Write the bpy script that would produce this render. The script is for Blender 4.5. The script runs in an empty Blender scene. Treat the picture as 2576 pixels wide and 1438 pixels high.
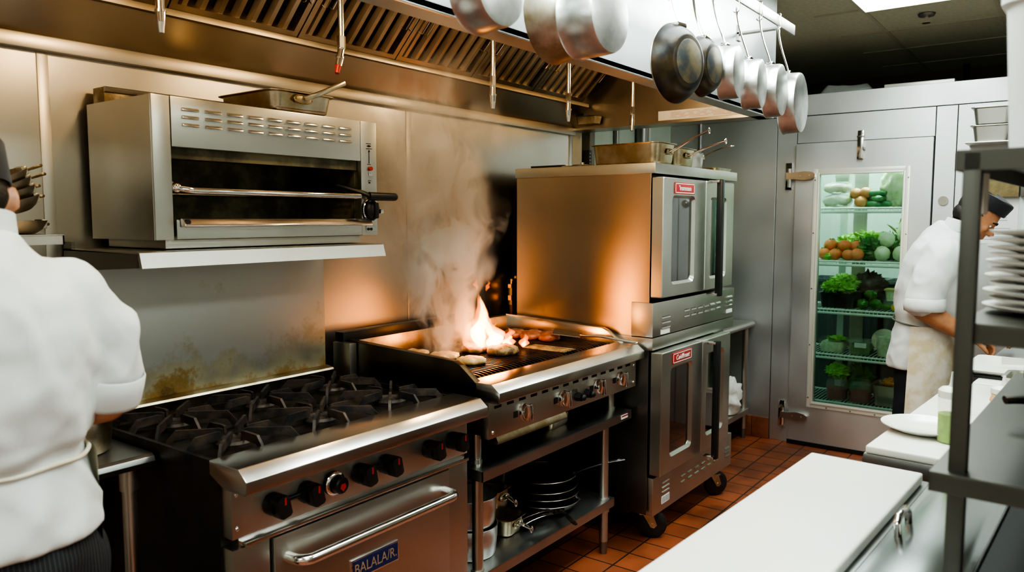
import bpy, bmesh, math, random
from mathutils import Vector, Matrix, Euler, noise
random.seed(7)
PI = math.pi
SC = bpy.context.scene
COL = SC.collection
V = Vector
OFF = {}

# ------------------------------------------------------------------ helpers
class MB:
    """collects shapes into one mesh"""
    def __init__(s):
        s.bm = bmesh.new()
    def _add(s, verts, faces):
        vs = [s.bm.verts.new(v) for v in verts]
        out = []
        for f in faces:
            try:
                out.append(s.bm.faces.new([vs[i] for i in f]))
            except ValueError:
                pass
        return vs, out
    def _bev(s, faces, w, seg=2):
        es = list({e for f in faces for e in f.edges})
        bmesh.ops.bevel(s.bm, geom=es, offset=w, segments=seg, profile=0.6, affect='EDGES', clamp_overlap=True)
    def box(s, x0, x1, y0, y1, z0, z1, bev=0.0, M=None, seg=2):
        if x0 > x1: x0, x1 = x1, x0
        if y0 > y1: y0, y1 = y1, y0
        if z0 > z1: z0, z1 = z1, z0
        p = [V((x, y, z)) for x in (x0, x1) for y in (y0, y1) for z in (z0, z1)]
        if M is not None: p = [M @ v for v in p]
        vs, fs = s._add(p, [(0,1,3,2),(4,6,7,5),(0,4,5,1),(2,3,7,6),(0,2,6,4),(1,5,7,3)])
        if bev > 0: s._bev(fs, min(bev, 0.49*min(x1-x0, y1-y0, z1-z0)), seg)
        return s
    def ring_loft(s, rings, cap0=True, cap1=True, closed=True):
        allv = [[s.bm.verts.new(p) for p in r] for r in rings]
        n = len(rings[0])
        for a, b in zip(allv, allv[1:]):
            for i in range(n if closed else n-1):
                j = (i+1) % n
                try: s.bm.faces.new((a[i], a[j], b[j], b[i]))
                except ValueError: pass
        if closed and cap0:
            try: s.bm.faces.new(list(reversed(allv[0])))
            except ValueError: pass
        if closed and cap1:
            try: s.bm.faces.new(allv[-1])
            except ValueError: pass
        return s
    def tube(s, pts, r, seg=10, closed=False, caps=True, flat=1.0, up=None):
        pts = [V(p) for p in pts]
        n = len(pts)
        rr = r if isinstance(r, (list, tuple)) else [r]*n
        tans = []
        for i in range(n):
            if closed: t = pts[(i+1) % n] - pts[i-1]
            else: t = pts[min(i+1, n-1)] - pts[max(i-1, 0)]
            if t.length < 1e-9: t = V((0,0,1))
            tans.append(t.normalized())
        u = V(up) if up is not None else (V((0,0,1)) if abs(tans[0].z) < .9 else V((1,0,0)))
        rings = []
        for i in range(n):
            t = tans[i]
            if up is not None: u = V(up)
            u = u - t*u.dot(t)
            if u.length < 1e-6: u = t.orthogonal()
            u.normalize()
            w = t.cross(u)
            rings.append([pts[i] + (w*math.cos(2*PI*k/seg) + u*flat*math.sin(2*PI*k/seg))*rr[i] for k in range(seg)])
        if closed:
            rings.append(rings[0])
            allv = [[s.bm.verts.new(p) for p in r_] for r_ in rings[:-1]]
            allv.append(allv[0])
            for a, b in zip(allv, allv[1:]):
                for k in range(seg):
                    j = (k+1) % seg
                    try: s.bm.faces.new((a[k], a[j], b[j], b[k]))
                    except ValueError: pass
        else:
            s.ring_loft(rings, caps, caps)
        return s
    def cyl(s, p0, p1, r, r1=None, seg=20, caps=True):
        return s.tube([p0, p1], [r, r if r1 is None else r1], seg, caps=caps)
    def lathe(s, prof, M=None, seg=32, cap0=False, cap1=False):
        M = M or Matrix()
        rings = [[M @ V((r*math.cos(2*PI*k/seg), r*math.sin(2*PI*k/seg), z)) for k in range(seg)] for r, z in prof]
        return s.ring_loft(rings, cap0, cap1)
    def prism(s, poly, axis, a, b, bev=0.0, M=None):
        def mk(u, v, w):
            p = {'x': V((w, u, v)), 'y': V((u, w, v)), 'z': V((u, v, w))}[axis]
            return M @ p if M is not None else p
        n = len(poly)
        verts = [mk(u, v, a) for u, v in poly] + [mk(u, v, b) for u, v in poly]
        faces = [tuple(range(n))[::-1], tuple(range(n, 2*n))] + [(i, (i+1) % n, n+(i+1) % n, n+i) for i in range(n)]
        vs, fs = s._add(verts, faces)
        if bev: s._bev(fs, bev)
        return s
    def rloft(s, secs, M=None, n=6, cap0=True, cap1=False, cx=0, cy=0):
        """rounded-rectangle rings: (hx, hy, radius, z)"""
        rings = []
        for hx, hy, r, z in secs:
            r = min(r, hx*.999, hy*.999); ring = []
            for qx, qy, a0 in ((1,1,0),(-1,1,90),(-1,-1,180),(1,-1,270)):
                for k in range(n+1):
                    a = math.radians(a0 + 90*k/n)
                    ring.append(V((cx+qx*(hx-r)+r*math.cos(a), cy+qy*(hy-r)+r*math.sin(a), z)))
            rings.append([M @ p for p in ring] if M is not None else ring)
        return s.ring_loft(rings, cap0, cap1)
    def ball(s, c, r, M=None, seg=16, rings=10):
        r = V(r) if not isinstance(r, (int, float)) else V((r, r, r))
        c = V(c); rg = []
        for i in range(1, rings):
            a = PI*i/rings
            rg.append([V((r.x*math.sin(a)*math.cos(2*PI*k/seg), r.y*math.sin(a)*math.sin(2*PI*k/seg), -r.z*math.cos(a))) for k in range(seg)])
        if M is not None: rg = [[M @ p for p in q] for q in rg]
        rg = [[c+p for p in q] for q in rg]
        return s.ring_loft(rg)
    def quad(s, a, b, c, d):
        s._add([V(a), V(b), V(c), V(d)], [(0,1,2,3)]); return s
    def addmesh(s, me, M=None):
        t = bmesh.new(); t.from_mesh(me)
        if M is not None: t.transform(M)
        m2 = bpy.data.meshes.new('t'); t.to_mesh(m2); t.free()
        s.bm.from_mesh(m2); bpy.data.meshes.remove(m2); return s
    def jitter(s, fn):
        for v in s.bm.verts: v.co = fn(v.co)
        return s
    def mesh(s, name='m'):
        bmesh.ops.recalc_face_normals(s.bm, faces=s.bm.faces)
        me = bpy.data.meshes.new(name); s.bm.to_mesh(me); s.bm.free(); return me
    def build(s, name, mat, parent=None, smooth=True, angle=38, kind=None, label=None, world=None):
        bmesh.ops.recalc_face_normals(s.bm, faces=s.bm.faces)
        off = None
        if parent is not None and parent.name in OFF: off = OFF[parent.name]
        if off is not None: bmesh.ops.translate(s.bm, verts=s.bm.verts, vec=-off)
        if parent is None:                      # origin at the base
            xs = [v.co for v in s.bm.verts]
            c = V(((min(p.x for p in xs)+max(p.x for p in xs))/2, (min(p.y for p in xs)+max(p.y for p in xs))/2, min(p.z for p in xs)))
            bmesh.ops.translate(s.bm, verts=s.bm.verts, vec=-c)
        me = bpy.data.meshes.new(name); s.bm.to_mesh(me); s.bm.free()
        return link(name, me, mat, parent, smooth, angle, kind, label, loc=c if parent is None else None, off=off)

def link(name, me, mat, parent=None, smooth=True, angle=38, kind=None, label=None, loc=None, off=None):
    o = bpy.data.objects.new(name, me); COL.objects.link(o)
    if isinstance(mat, (list, tuple)):
        for m in mat: me.materials.append(m)
    elif mat: me.materials.append(mat)
    if smooth and len(me.polygons):
        me.polygons.foreach_set('use_smooth', [True]*len(me.polygons))
        if angle < 170: me.set_sharp_from_angle(angle=math.radians(angle))
    if parent is not None:
        o.parent = parent
        if parent.name in OFF: OFF[o.name] = OFF[parent.name]
    if loc is not None: o.location = loc
    if kind: o['kind'] = kind
    if label: o['label'] = label
    return o

def thing(name, label, cat, loc=(0,0,0), rot=None, group=None, world=False):
    o = bpy.data.objects.new(name, None); COL.objects.link(o)
    o.empty_display_size = .05
    o.location = loc
    if rot is not None:
        o.rotation_euler = rot.to_euler() if isinstance(rot, Matrix) else rot
    o['label'] = label; o['category'] = cat
    if group: o['group'] = group
    if world: OFF[o.name] = V(loc)
    return o
def tag(o, label, cat, group=None, kind=None):
    o['label'] = label; o['category'] = cat
    if group: o['group'] = group
    if kind: o['kind'] = kind
    return o
def struct(o):
    o['kind'] = 'structure'; return o
def dup(root, loc, rot=None, label=None, group=None):
    def cp(o, p):
        c = o.copy(); COL.objects.link(c)
        if p is not None: c.parent = p
        for ch in [x for x in COL.objects if x.parent == o and x is not c]: cp(ch, c)
        return c
    r = cp(root, None); r.location = loc
    if rot is not None: r.rotation_euler = rot.to_euler() if isinstance(rot, Matrix) else rot
    if label: r['label'] = label
    if group: r['group'] = group
    return r
def RZ(a): return Matrix.Rotation(math.radians(a), 4, 'Z')
def RX(a): return Matrix.Rotation(math.radians(a), 4, 'X')
def RY(a): return Matrix.Rotation(math.radians(a), 4, 'Y')
def T(*p): return Matrix.Translation(V(p))
def arc(c, r, a0, a1, n, e1, e2):
    c = V(c); e1 = V(e1); e2 = V(e2)
    return [c + e1*r*math.cos(math.radians(a0+(a1-a0)*i/n)) + e2*r*math.sin(math.radians(a0+(a1-a0)*i/n)) for i in range(n+1)]
def bez(p0, p1, p2, p3, n=12):
    p0, p1, p2, p3 = map(V, (p0, p1, p2, p3)); o = []
    for i in range(n+1):
        t = i/n; o.append(p0*(1-t)**3 + p1*3*t*(1-t)**2 + p2*3*t*t*(1-t) + p3*t**3)
    return o
def text(body, size, mat, parent, M, name='lettering', extrude=.0006, shear=0.0, xs=1.0):
    cu = bpy.data.curves.new('t', 'FONT'); cu.body = body; cu.size = size
    cu.align_x = 'CENTER'; cu.align_y = 'CENTER'; cu.extrude = extrude; cu.shear = shear; cu.resolution_u = 3
    o = bpy.data.objects.new('t', cu); COL.objects.link(o)
    dg = bpy.context.evaluated_depsgraph_get(); dg.update()
    me = bpy.data.meshes.new_from_object(o.evaluated_get(dg))
    bpy.data.objects.remove(o); bpy.data.curves.remove(cu)
    me.transform(M @ Matrix.Diagonal((xs,1,1,1)))
    if parent.name in OFF: me.transform(Matrix.Translation(-OFF[parent.name]))
    me.materials.clear()
    return link(name, me, mat, parent, smooth=False)
def remesh(mb, voxel, smooth=3, fac=.5):
    me = mb.mesh('src'); o = bpy.data.objects.new('src', me); COL.objects.link(o)
    md = o.modifiers.new('r', 'REMESH'); md.mode = 'VOXEL'; md.voxel_size = voxel
    dg = bpy.context.evaluated_depsgraph_get(); dg.update()
    m2 = bpy.data.meshes.new_from_object(o.evaluated_get(dg))
    bpy.data.objects.remove(o); bpy.data.meshes.remove(me)
    out = MB(); out.bm.from_mesh(m2); bpy.data.meshes.remove(m2)
    for _ in range(smooth):
        bmesh.ops.smooth_vert(out.bm, verts=out.bm.verts, factor=fac, use_axis_x=True, use_axis_y=True, use_axis_z=True)
    return out

# ------------------------------------------------------------------ materials
def nt(name):
    m = bpy.data.materials.new(name); m.use_nodes = True
    n = m.node_tree; n.nodes.clear()
    out = n.nodes.new('ShaderNodeOutputMaterial')
    return m, n, out
def N(n, t, **kw):
    x = n.nodes.new('ShaderNode'+t)
    for k, v in kw.items():
        if k in x.inputs: x.inputs[k].default_value = v
        else: setattr(x, k, v)
    return x
def c4(c): return (c[0], c[1], c[2], 1.0)
def ramp(n, fac, stops):
    r = n.nodes.new('ShaderNodeValToRGB'); e = r.color_ramp.elements; r.color_ramp.interpolation = 'EASE'
    while len(e) < len(stops): e.new(0.5)
    for el, (p, c) in zip(e, stops):
        el.position = p; el.color = c4(c) if hasattr(c, '__len__') else (c, c, c, 1)
    n.links.new(fac, r.inputs['Fac']); return r
def mix(n, fac, a, b):
    m = n.nodes.new('ShaderNodeMix'); m.data_type = 'RGBA'
    for s, v in ((m.inputs['Factor'], fac), (m.inputs['A'], a), (m.inputs['B'], b)):
        if hasattr(v, 'is_linked'): n.links.new(v, s)
        elif s.type == 'RGBA': s.default_value = c4(v)
        else: s.default_value = v
    return m.outputs['Result']
def plain(name, col, rough=.5, metal=0.0, spec=.5, var=0.0, scale=8.0, bump=0.0, bscale=60.0, col2=None, coat=0.0, sss=0.0, emit=None, estr=0.0, sheen=0.0, stretch=(1,1,1)):
    m, n, out = nt(name)
    b = N(n, 'BsdfPrincipled', Roughness=rough, Metallic=metal)
    b.inputs['Base Color'].default_value = c4(col)
    b.inputs['Specular IOR Level'].default_value = spec
    b.inputs['Coat Weight'].default_value = coat
    if sss: b.inputs['Subsurface Weight'].default_value = sss; b.inputs['Subsurface Radius'].default_value = (.02,.01,.006)
    if sheen: b.inputs['Sheen Weight'].default_value = sheen
    if emit: b.inputs['Emission Color'].default_value = c4(emit); b.inputs['Emission Strength'].default_value = estr
    tc = N(n, 'TexCoord'); mp = N(n, 'Mapping'); mp.inputs['Scale'].default_value = stretch
    n.links.new(tc.outputs['Object'], mp.inputs['Vector'])
    if var > 0 or col2:
        nz = N(n, 'TexNoise', Scale=scale, Detail=5.0, Roughness=.6); n.links.new(mp.outputs[0], nz.inputs['Vector'])
        c2 = col2 or tuple(max(0, x*(1-var)) for x in col)
        r = ramp(n, nz.outputs['Fac'], [(.36, c2), (.64, col)])
        n.links.new(r.outputs[0], b.inputs['Base Color'])
    if bump > 0:
        nb = N(n, 'TexNoise', Scale=bscale, Detail=3.0); n.links.new(mp.outputs[0], nb.inputs['Vector'])
        bp = N(n, 'Bump', Strength=bump, Distance=.004); n.links.new(nb.outputs['Fac'], bp.inputs['Height']); n.links.new(bp.outputs[0], b.inputs['Normal'])
    n.links.new(b.outputs[0], out.inputs[0]); return m
def steel(name, col=(.6,.59,.56), rough=.3, rv=.12, brush=(2,2,60), aniso=0.0, arot=0.0, grime=None, gamt=.5, gscale=2.0, glow=.45, bump=.0, gstretch=(1,1,1)):
    """brushed stainless steel: fine stretched brushing, large uneven patches, optional grease"""
    m, n, out = nt(name)
    b = N(n, 'BsdfPrincipled', Metallic=1.0)
    tc = N(n, 'TexCoord'); mp = N(n, 'Mapping'); mp.inputs['Scale'].default_value = brush
    n.links.new(tc.outputs['Object'], mp.inputs['Vector'])
    nz = N(n, 'TexNoise', Scale=6.0, Detail=1.0); n.links.new(mp.outputs[0], nz.inputs['Vector'])
    big = N(n, 'TexNoise', Scale=2.4, Detail=1.5, Roughness=.5); n.links.new(tc.outputs['Object'], big.inputs['Vector'])
    ad = N(n, 'Math', operation='MULTIPLY_ADD'); n.links.new(nz.outputs['Fac'], ad.inputs[0]); ad.inputs[1].default_value = .04
    n.links.new(big.outputs['Fac'], ad.inputs[2])
    mr = N(n, 'MapRange', interpolation_type='SMOOTHSTEP'); n.links.new(ad.outputs[0], mr.inputs['Value'])
    mr.inputs['From Min'].default_value = .27; mr.inputs['From Max'].default_value = .77
    lo, hi = max(.04, rough-rv), rough+rv
    if rough >= .275: lo = max(lo, .288)
    else: hi = min(hi, .262)
    mr.inputs['To Min'].default_value = lo; mr.inputs['To Max'].default_value = hi
    n.links.new(mr.outputs[0], b.inputs['Roughness'])
    cr = ramp(n, big.outputs['Fac'], [(.2, tuple(x*.84 for x in col)), (.8, col)])
    colr = cr.outputs[0]
    if grime:
        mg = N(n, 'Mapping'); mg.inputs['Scale'].default_value = gstretch; n.links.new(tc.outputs['Object'], mg.inputs['Vector'])
        g = N(n, 'TexNoise', Scale=gscale, Detail=2.5, Roughness=.5); n.links.new(mg.outputs[0], g.inputs['Vector'])
        gr = ramp(n, g.outputs['Fac'], [(glow-.1, 0.0), (glow+.3, gamt)])
        colr = mix(n, gr.outputs[0], colr, grime)
    n.links.new(colr, b.inputs['Base Color'])
    if bump:
        bp = N(n, 'Bump', Strength=bump, Distance=.002); n.links.new(nz.outputs['Fac'], bp.inputs['Height']); n.links.new(bp.outputs[0], b.inputs['Normal'])
    if aniso:
        b.inputs['Anisotropic'].default_value = aniso; b.inputs['Anisotropic Rotation'].default_value = arot
        tg = N(n, 'Tangent', direction_type='RADIAL', axis='Z'); n.links.new(tg.outputs[0], b.inputs['Tangent'])
    n.links.new(b.outputs[0], out.inputs[0]); return m
def glass(name, tint=(.92,.97,.95), refl=.9, rough=.02):
    m, n, out = nt(name)
    t = N(n, 'BsdfTransparent'); t.inputs[0].default_value = c4(tint)
    g = N(n, 'BsdfGlossy', Roughness=rough); f = N(n, 'Fresnel', IOR=1.5)
    mu = N(n, 'Math', operation='MULTIPLY'); n.links.new(f.outputs[0], mu.inputs[0]); mu.inputs[1].default_value = refl
    x = N(n, 'MixShader'); n.links.new(mu.outputs[0], x.inputs[0]); n.links.new(t.outputs[0], x.inputs[1]); n.links.new(g.outputs[0], x.inputs[2])
    n.links.new(x.outputs[0], out.inputs[0]); return m
def plastic_film(name, col=(.85,.9,.88), clear=.6, rough=.25):
    m, n, out = nt(name)
    t = N(n, 'BsdfTransparent'); b = N(n, 'BsdfPrincipled', Roughness=rough); b.inputs['Base Color'].default_value = c4(col)
    x = N(n, 'MixShader'); x.inputs[0].default_value = 1-clear
    n.links.new(t.outputs[0], x.inputs[1]); n.links.new(b.outputs[0], x.inputs[2]); n.links.new(x.outputs[0], out.inputs[0]); return m
def emission(name, col, strength):
    m, n, out = nt(name)
    e = N(n, 'Emission', Strength=strength); e.inputs[0].default_value = c4(col)
    n.links.new(e.outputs[0], out.inputs[0]); return m

M_WALL = steel('wall_steel', (.66,.62,.55), .33, .1, (3,3,60), grime=(.34,.27,.16), gamt=.5, gscale=1.6, glow=.5)
M_STEEL = steel('appliance_steel', (.66,.645,.6), .33, .1, (2,2,50), grime=(.36,.33,.25), gamt=.4, gscale=3.0, glow=.52)
M_RISER = steel('riser_steel', (.6,.6,.57), .5, .12, (2,2,40), grime=(.33,.29,.2), gamt=.5, gscale=2.2, glow=.5)
M_BULL = steel('rail_steel', (.7,.68,.65), .26, .08, (1,40,40))
M_HOOD = steel('hood_inner_steel', (.6,.55,.47), .3, .1, (2,2,40), grime=(.3,.2,.08), gamt=.55, gscale=1.5, glow=.48)
M_HOODF = steel('hood_front_steel', (.7,.72,.73), .36, .08, (2,2,50))
M_FILT = steel('filter_steel', (.56,.48,.37), .34, .08, (30,3,3), grime=(.2,.12,.04), gamt=.6, gscale=5.0, glow=.5)
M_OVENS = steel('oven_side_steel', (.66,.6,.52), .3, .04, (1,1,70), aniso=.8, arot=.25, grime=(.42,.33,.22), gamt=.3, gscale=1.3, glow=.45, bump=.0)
M_OVENF = steel('oven_front_steel', (.7,.7,.65), .3, .08, (2,2,50), grime=(.4,.37,.27), gamt=.4, gscale=4, glow=.55)
M_TABLE = steel('table_steel', (.55,.56,.56), .28, .1, (40,2,2), grime=(.3,.3,.28), gamt=.4, gscale=4.0)
M_LID = steel('lid_steel', (.42,.45,.45), .22, .08, (40,3,3), grime=(.4,.42,.42), gamt=.35, gscale=5)
M_DARKST = steel('shadowed_steel', (.3,.29,.27), .4, .1, (2,2,40))  # darker steel: shade put into the colour, and the tone of dark fittings
M_RACK = steel('rack_steel', (.13,.125,.11), .45, .06, (2,2,30))
M_COOL = steel('cooler_panel', (.72,.73,.73), .5, .07, (6,6,6), grime=(.46,.42,.37), gamt=.45, gscale=1.3, glow=.48, bump=.0)
M_CHROME = plain('chrome', (.85,.84,.82), .09, 1.0)
M_BRIGHT = plain('bright_bar', (.8,.79,.77), .16, 1.0)
M_ALU = plain('pan_aluminium', (.8,.8,.78), .33, 1.0, var=.3, scale=9, bump=.06, bscale=90)
M_ALUW = plain('pan_aluminium_worn', (.66,.62,.54), .38, 1.0, var=.45, scale=6, col2=(.34,.26,.16))
M_HOTEL = plain('roasting_pan_steel', (.66,.6,.48), .3, 1.0, scale=7, col2=(.42,.32,.18))
M_PANBLK = plain('carbon_steel_black', (.014,.014,.016), .36, .4, var=.2, scale=14, col2=(.06,.038,.016), bump=.15, bscale=50)
M_PANBASE = plain('pan_base_dark', (.05,.055,.06), .42, .5, scale=12, col2=(.17,.13,.07))
M_RIMGLINT = plain('pan_rim_glint', (.5,.45,.38), .3, 1.0)  # rings of pale metal put the light caught by the rims into colour
M_IRON = plain('cast_iron', (.022,.022,.025), .5, .2, scale=14, col2=(.085,.06,.045), bump=.4, bscale=70)
M_IRONB = plain('burner_iron', (.13,.1,.085), .55, .5, scale=20, col2=(.06,.05,.045), bump=.3, bscale=80)
M_GRATE = plain('grill_grate_iron', (.02,.018,.016), .36, .5, scale=16, col2=(.07,.045,.025), bump=.3)
M_BLACK = plain('black_plastic', (.011,.011,.012), .4)
M_BLACKM = plain('black_enamel', (.012,.014,.015), .32)
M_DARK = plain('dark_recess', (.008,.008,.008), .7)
M_RANGE = plain('range_side_dark', (.02,.02,.018), .4, .4, scale=4, col2=(.045,.03,.02))
M_TRAY = plain('cooktop_tray', (.05,.04,.032), .45, .5, scale=9, col2=(.015,.013,.012), bump=.2)
M_RED = plain('red_paint', (.5,.03,.025), .45)
M_REDG = plain('red_badge', (.42,.04,.035), .4)
M_WHITE = plain('white_print', (.85,.85,.82), .5)
M_BLUE = plain('badge_blue', (.015,.035,.14), .4)
M_BRASS = plain('brass', (.75,.5,.14), .28, 1.0)
M_RUBBER = plain('caster_rubber', (.018,.018,.02), .5, var=.4, scale=30)
M_BOARD = plain('white_cutting_board', (.77,.76,.72), .42, var=.06, scale=5, col2=(.8,.78,.68), bump=.06, bscale=160)
M_CERAM = plain('plate_ceramic', (.85,.83,.78), .18)
M_TILEB = plain('cove_tile', (.28,.09,.045), .45, var=.3, scale=9)
M_GREENW = plain('green_wall_paint', (.48,.55,.47), .6, var=.08, scale=3)
M_BEIGE = plain('beige_trim', (.62,.55,.4), .55, var=.1)
M_CONDUIT = plain('conduit', (.2,.18,.14), .4, .8)
M_PAINT = plain('room_paint', (.8,.8,.74), .7, var=.06, scale=2)
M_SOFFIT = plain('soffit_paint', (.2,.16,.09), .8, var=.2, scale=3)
M_CEIL = plain('ceiling_tile', (.62,.62,.48), .9, var=.1, scale=40, bump=.3, bscale=220)
M_TBAR = plain('ceiling_grid', (.5,.5,.38), .6)
M_PAPER = plain('paper', (.82,.82,.8), .8)
M_INK = plain('ink_grey', (.35,.36,.4), .8)
M_INKR = plain('ink_red', (.7,.12,.1), .8)
M_CORK = plain('brown_board', (.3,.23,.11), .8, var=.3, scale=20)
M_SKIN = plain('skin', (.56,.28,.16), .45, scale=14, col2=(.47,.21,.12), sss=.08)
M_SKIN2 = plain('skin_tan', (.5,.235,.115), .42, scale=14, col2=(.4,.17,.085), sss=.08)
M_HAIR = plain('dark_hair', (.018,.013,.01), .55, bump=.5, bscale=200)
M_CAP = plain('black_cap_cloth', (.012,.012,.015), .85, var=.3, bump=.2, bscale=300, sheen=.2)
M_JACKET = plain('white_jacket_cloth', (.64,.65,.64), .85, var=.05, scale=4, bump=.12, bscale=420, sheen=.15)
M_APRON = plain('apron_cloth', (.72,.69,.61), .9, scale=7, col2=(.6,.53,.38), bump=.12, bscale=300)
M_STRING = plain('apron_string', (.12,.11,.09), .8)
M_SHOE = plain('shoe_leather', (.012,.012,.012), .4)
M_TOWEL = plain('towel_cloth', (.8,.78,.74), .95, var=.08, scale=16, bump=.3, bscale=200)
M_GLASS = glass('window_glass', (.74,.84,.79), .8)
M_OVENGL = glass('oven_glass', (.1,.12,.11), 3.2, .03)
M_FRAMEW = plain('cream_frame', (.72,.7,.62), .35, .3)
def M_pinstripe():
    m, n, out = nt('pinstripe_trousers')
    b = N(n, 'BsdfPrincipled', Roughness=.85)
    tc = N(n, 'TexCoord'); w = N(n, 'TexWave', wave_type='BANDS', bands_direction='X', Scale=38.0, Distortion=1.2)
    w.inputs['Detail'].default_value = 1.0
    n.links.new(tc.outputs['Object'], w.inputs['Vector'])
    r = ramp(n, w.outputs['Fac'], [(.82, (.012,.012,.014)), (1.0, (.05,.05,.052))])
    n.links.new(r.outputs[0], b.inputs['Base Color']); n.links.new(b.outputs[0], out.inputs[0]); return m
M_PANTS = M_pinstripe()
M_PANTS2 = plain('black_trousers', (.012,.014,.02), .85, var=.3)
def M_floor():
    m, n, out = nt('quarry_tile')
    b = N(n, 'BsdfPrincipled')
    tc = N(n, 'TexCoord')
    br = N(n, 'TexBrick', offset=0.0, squash=1.0)
    br.inputs['Scale'].default_value = 1.0; br.inputs['Mortar Size'].default_value = .0042; br.inputs['Mortar Smooth'].default_value = .1
    br.inputs['Brick Width'].default_value = .1525; br.inputs['Row Height'].default_value = .1525; br.inputs['Bias'].default_value = 0
    br.inputs['Color1'].default_value = c4((.36,.105,.043)); br.inputs['Color2'].default_value = c4((.27,.076,.032)); br.inputs['Mortar'].default_value = c4((.035,.022,.016))
    n.links.new(tc.outputs['Object'], br.inputs['Vector'])
    nz = N(n, 'TexNoise', Scale=3.0, Detail=6.0); n.links.new(tc.outputs['Object'], nz.inputs['Vector'])
    r = ramp(n, nz.outputs['Fac'], [(.35, (.55,.55,.55)), (.65, (1.15,1.1,1.05))])
    mu = n.nodes.new('ShaderNodeMix'); mu.data_type = 'RGBA'; mu.blend_type = 'MULTIPLY'; mu.inputs['Factor'].default_value = 1
    n.links.new(br.outputs['Color'], mu.inputs['A']); n.links.new(r.outputs[0], mu.inputs['B']); n.links.new(mu.outputs['Result'], b.inputs['Base Color'])
    rr = N(n, 'MapRange'); n.links.new(nz.outputs['Fac'], rr.inputs['Value']); rr.inputs['To Min'].default_value = .3; rr.inputs['To Max'].default_value = .6
    n.links.new(rr.outputs[0], b.inputs['Roughness'])
    bp = N(n, 'Bump', Strength=.5, Distance=.004, invert=True); n.links.new(br.outputs['Fac'], bp.inputs['Height']); n.links.new(bp.outputs[0], b.inputs['Normal'])
    n.links.new(b.outputs[0], out.inputs[0]); return m
M_FLOOR = M_floor()
def M_splash():
    """range riser with baked-on grease rising from the burners"""
    m, n, out = nt('greasy_riser')
    b = N(n, 'BsdfPrincipled', Metallic=1.0, Roughness=.5)
    tc = N(n, 'TexCoord'); sp = N(n, 'SeparateXYZ'); n.links.new(tc.outputs['Object'], sp.inputs[0])
    mp = N(n, 'Mapping'); mp.inputs['Scale'].default_value = (5.2, 1, 4.4); n.links.new(tc.outputs['Object'], mp.inputs['Vector'])
    nz = N(n, 'TexNoise', Scale=1.0, Detail=6.0, Roughness=.65); n.links.new(mp.outputs[0], nz.inputs['Vector'])
    fine = N(n, 'TexNoise', Scale=70.0, Detail=3.0); n.links.new(tc.outputs['Object'], fine.inputs['Vector'])
    hz = N(n, 'MapRange'); n.links.new(sp.outputs['Z'], hz.inputs['Value'])
    hz.inputs['From Min'].default_value = .93; hz.inputs['From Max'].default_value = 1.2; hz.inputs['To Min'].default_value = .30; hz.inputs['To Max'].default_value = -.12
    a = N(n, 'Math', operation='ADD'); n.links.new(nz.outputs['Fac'], a.inputs[0]); n.links.new(hz.outputs[0], a.inputs[1])
    a2 = N(n, 'Math', operation='MULTIPLY_ADD'); n.links.new(fine.outputs['Fac'], a2.inputs[0]); a2.inputs[1].default_value = .16; n.links.new(a.outputs[0], a2.inputs[2])
    r = ramp(n, a2.outputs[0], [(.56, (.56,.57,.55)), (.72, (.46,.42,.3)), (.84, (.28,.18,.06)), (.96, (.1,.06,.025))])
    n.links.new(r.outputs[0], b.inputs['Base Color'])
    mt = ramp(n, a2.outputs[0], [(.6, 1.0), (.85, .25)]); n.links.new(mt.outputs[0], b.inputs['Metallic'])
    n.links.new(b.outputs[0], out.inputs[0]); return m
M_SPLASH = M_splash()
# ------------------------------------------------------------------ room shell
XC = 5.378       # face of the walk-in cooler
YB = 2.5         # back wall
ZC = 2.7
def sb(name, mat, *boxes, bev=0):
    m = MB()
    for b in boxes: m.box(*b, bev=bev)
    return struct(m.build(name, mat))
sb('floor', M_FLOOR, (-2.7, 7.1, -2.7, 2.62, -.06, 0)).location
for o in COL.objects:
    if o.name == 'floor':           # tile grid phase
        me = o.data
# ceiling with dropped tiles (opening left for nothing: fixtures hang just below)
m = MB(); m.box(-2.7, 7.1, -2.7, 2.62, ZC, ZC+.06); ceil_o = struct(m.build('ceiling', M_CEIL))
m = MB()
for k in range(-12, 5):
    x = 4.7 + .61*k
    if -2.6 < x < 7: m.box(x-.011, x+.011, -2.6, 1.33, ZC-.006, ZC-.0005)
for k in range(-6, 2):
    y = 1.07 + .61*k
    if -2.6 < y < 1.33: m.box(-2.6, 7.0, y-.011, y+.011, ZC-.005, ZC-.0005)
struct(m.build('trim_1', M_TBAR, smooth=False))
# back wall: steel sheets with seams, then the green painted wall beyond
m = MB()
for a, b in ((-2.6, 1.03), (1.058, 2.56), (2.588, 3.93)):
    m.box(a, b, YB, YB+.012, 0, 2.7)
m.box(-2.6, 3.95, YB+.012, YB+.03, 0, 2.7)
struct(m.build('wall_back', M_WALL, smooth=False))
m = MB()                          # raised cover strips over the seams
for x in (1.044, 2.574):
    m.box(x-.016, x+.016, YB-.004, YB+.002, .0, 2.06, bev=.0015)
m.box(3.925, 3.96, YB-.004, YB+.03, 0, 2.06, bev=.0015)
struct(m.build('trim_2', M_WALL))
sb('wall_back_painted', M_GREENW, (3.96, XC+.05, YB+.03, YB+.1, 0, 2.7))
sb('trim_3', M_BEIGE, (3.965, 4.075, YB+.0, YB+.03, 0, 2.7))
sb('wall_left', M_PAINT, (-2.7, -2.6, -2.7, 2.6, 0, 2.7))
sb('wall_front', M_PAINT, (-2.7, 7.1, -2.7, -2.6, 0, 2.7))
sb('wall_far', M_SOFFIT, (7.0, 7.1, -2.6, 2.6, 0, 2.7))
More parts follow.
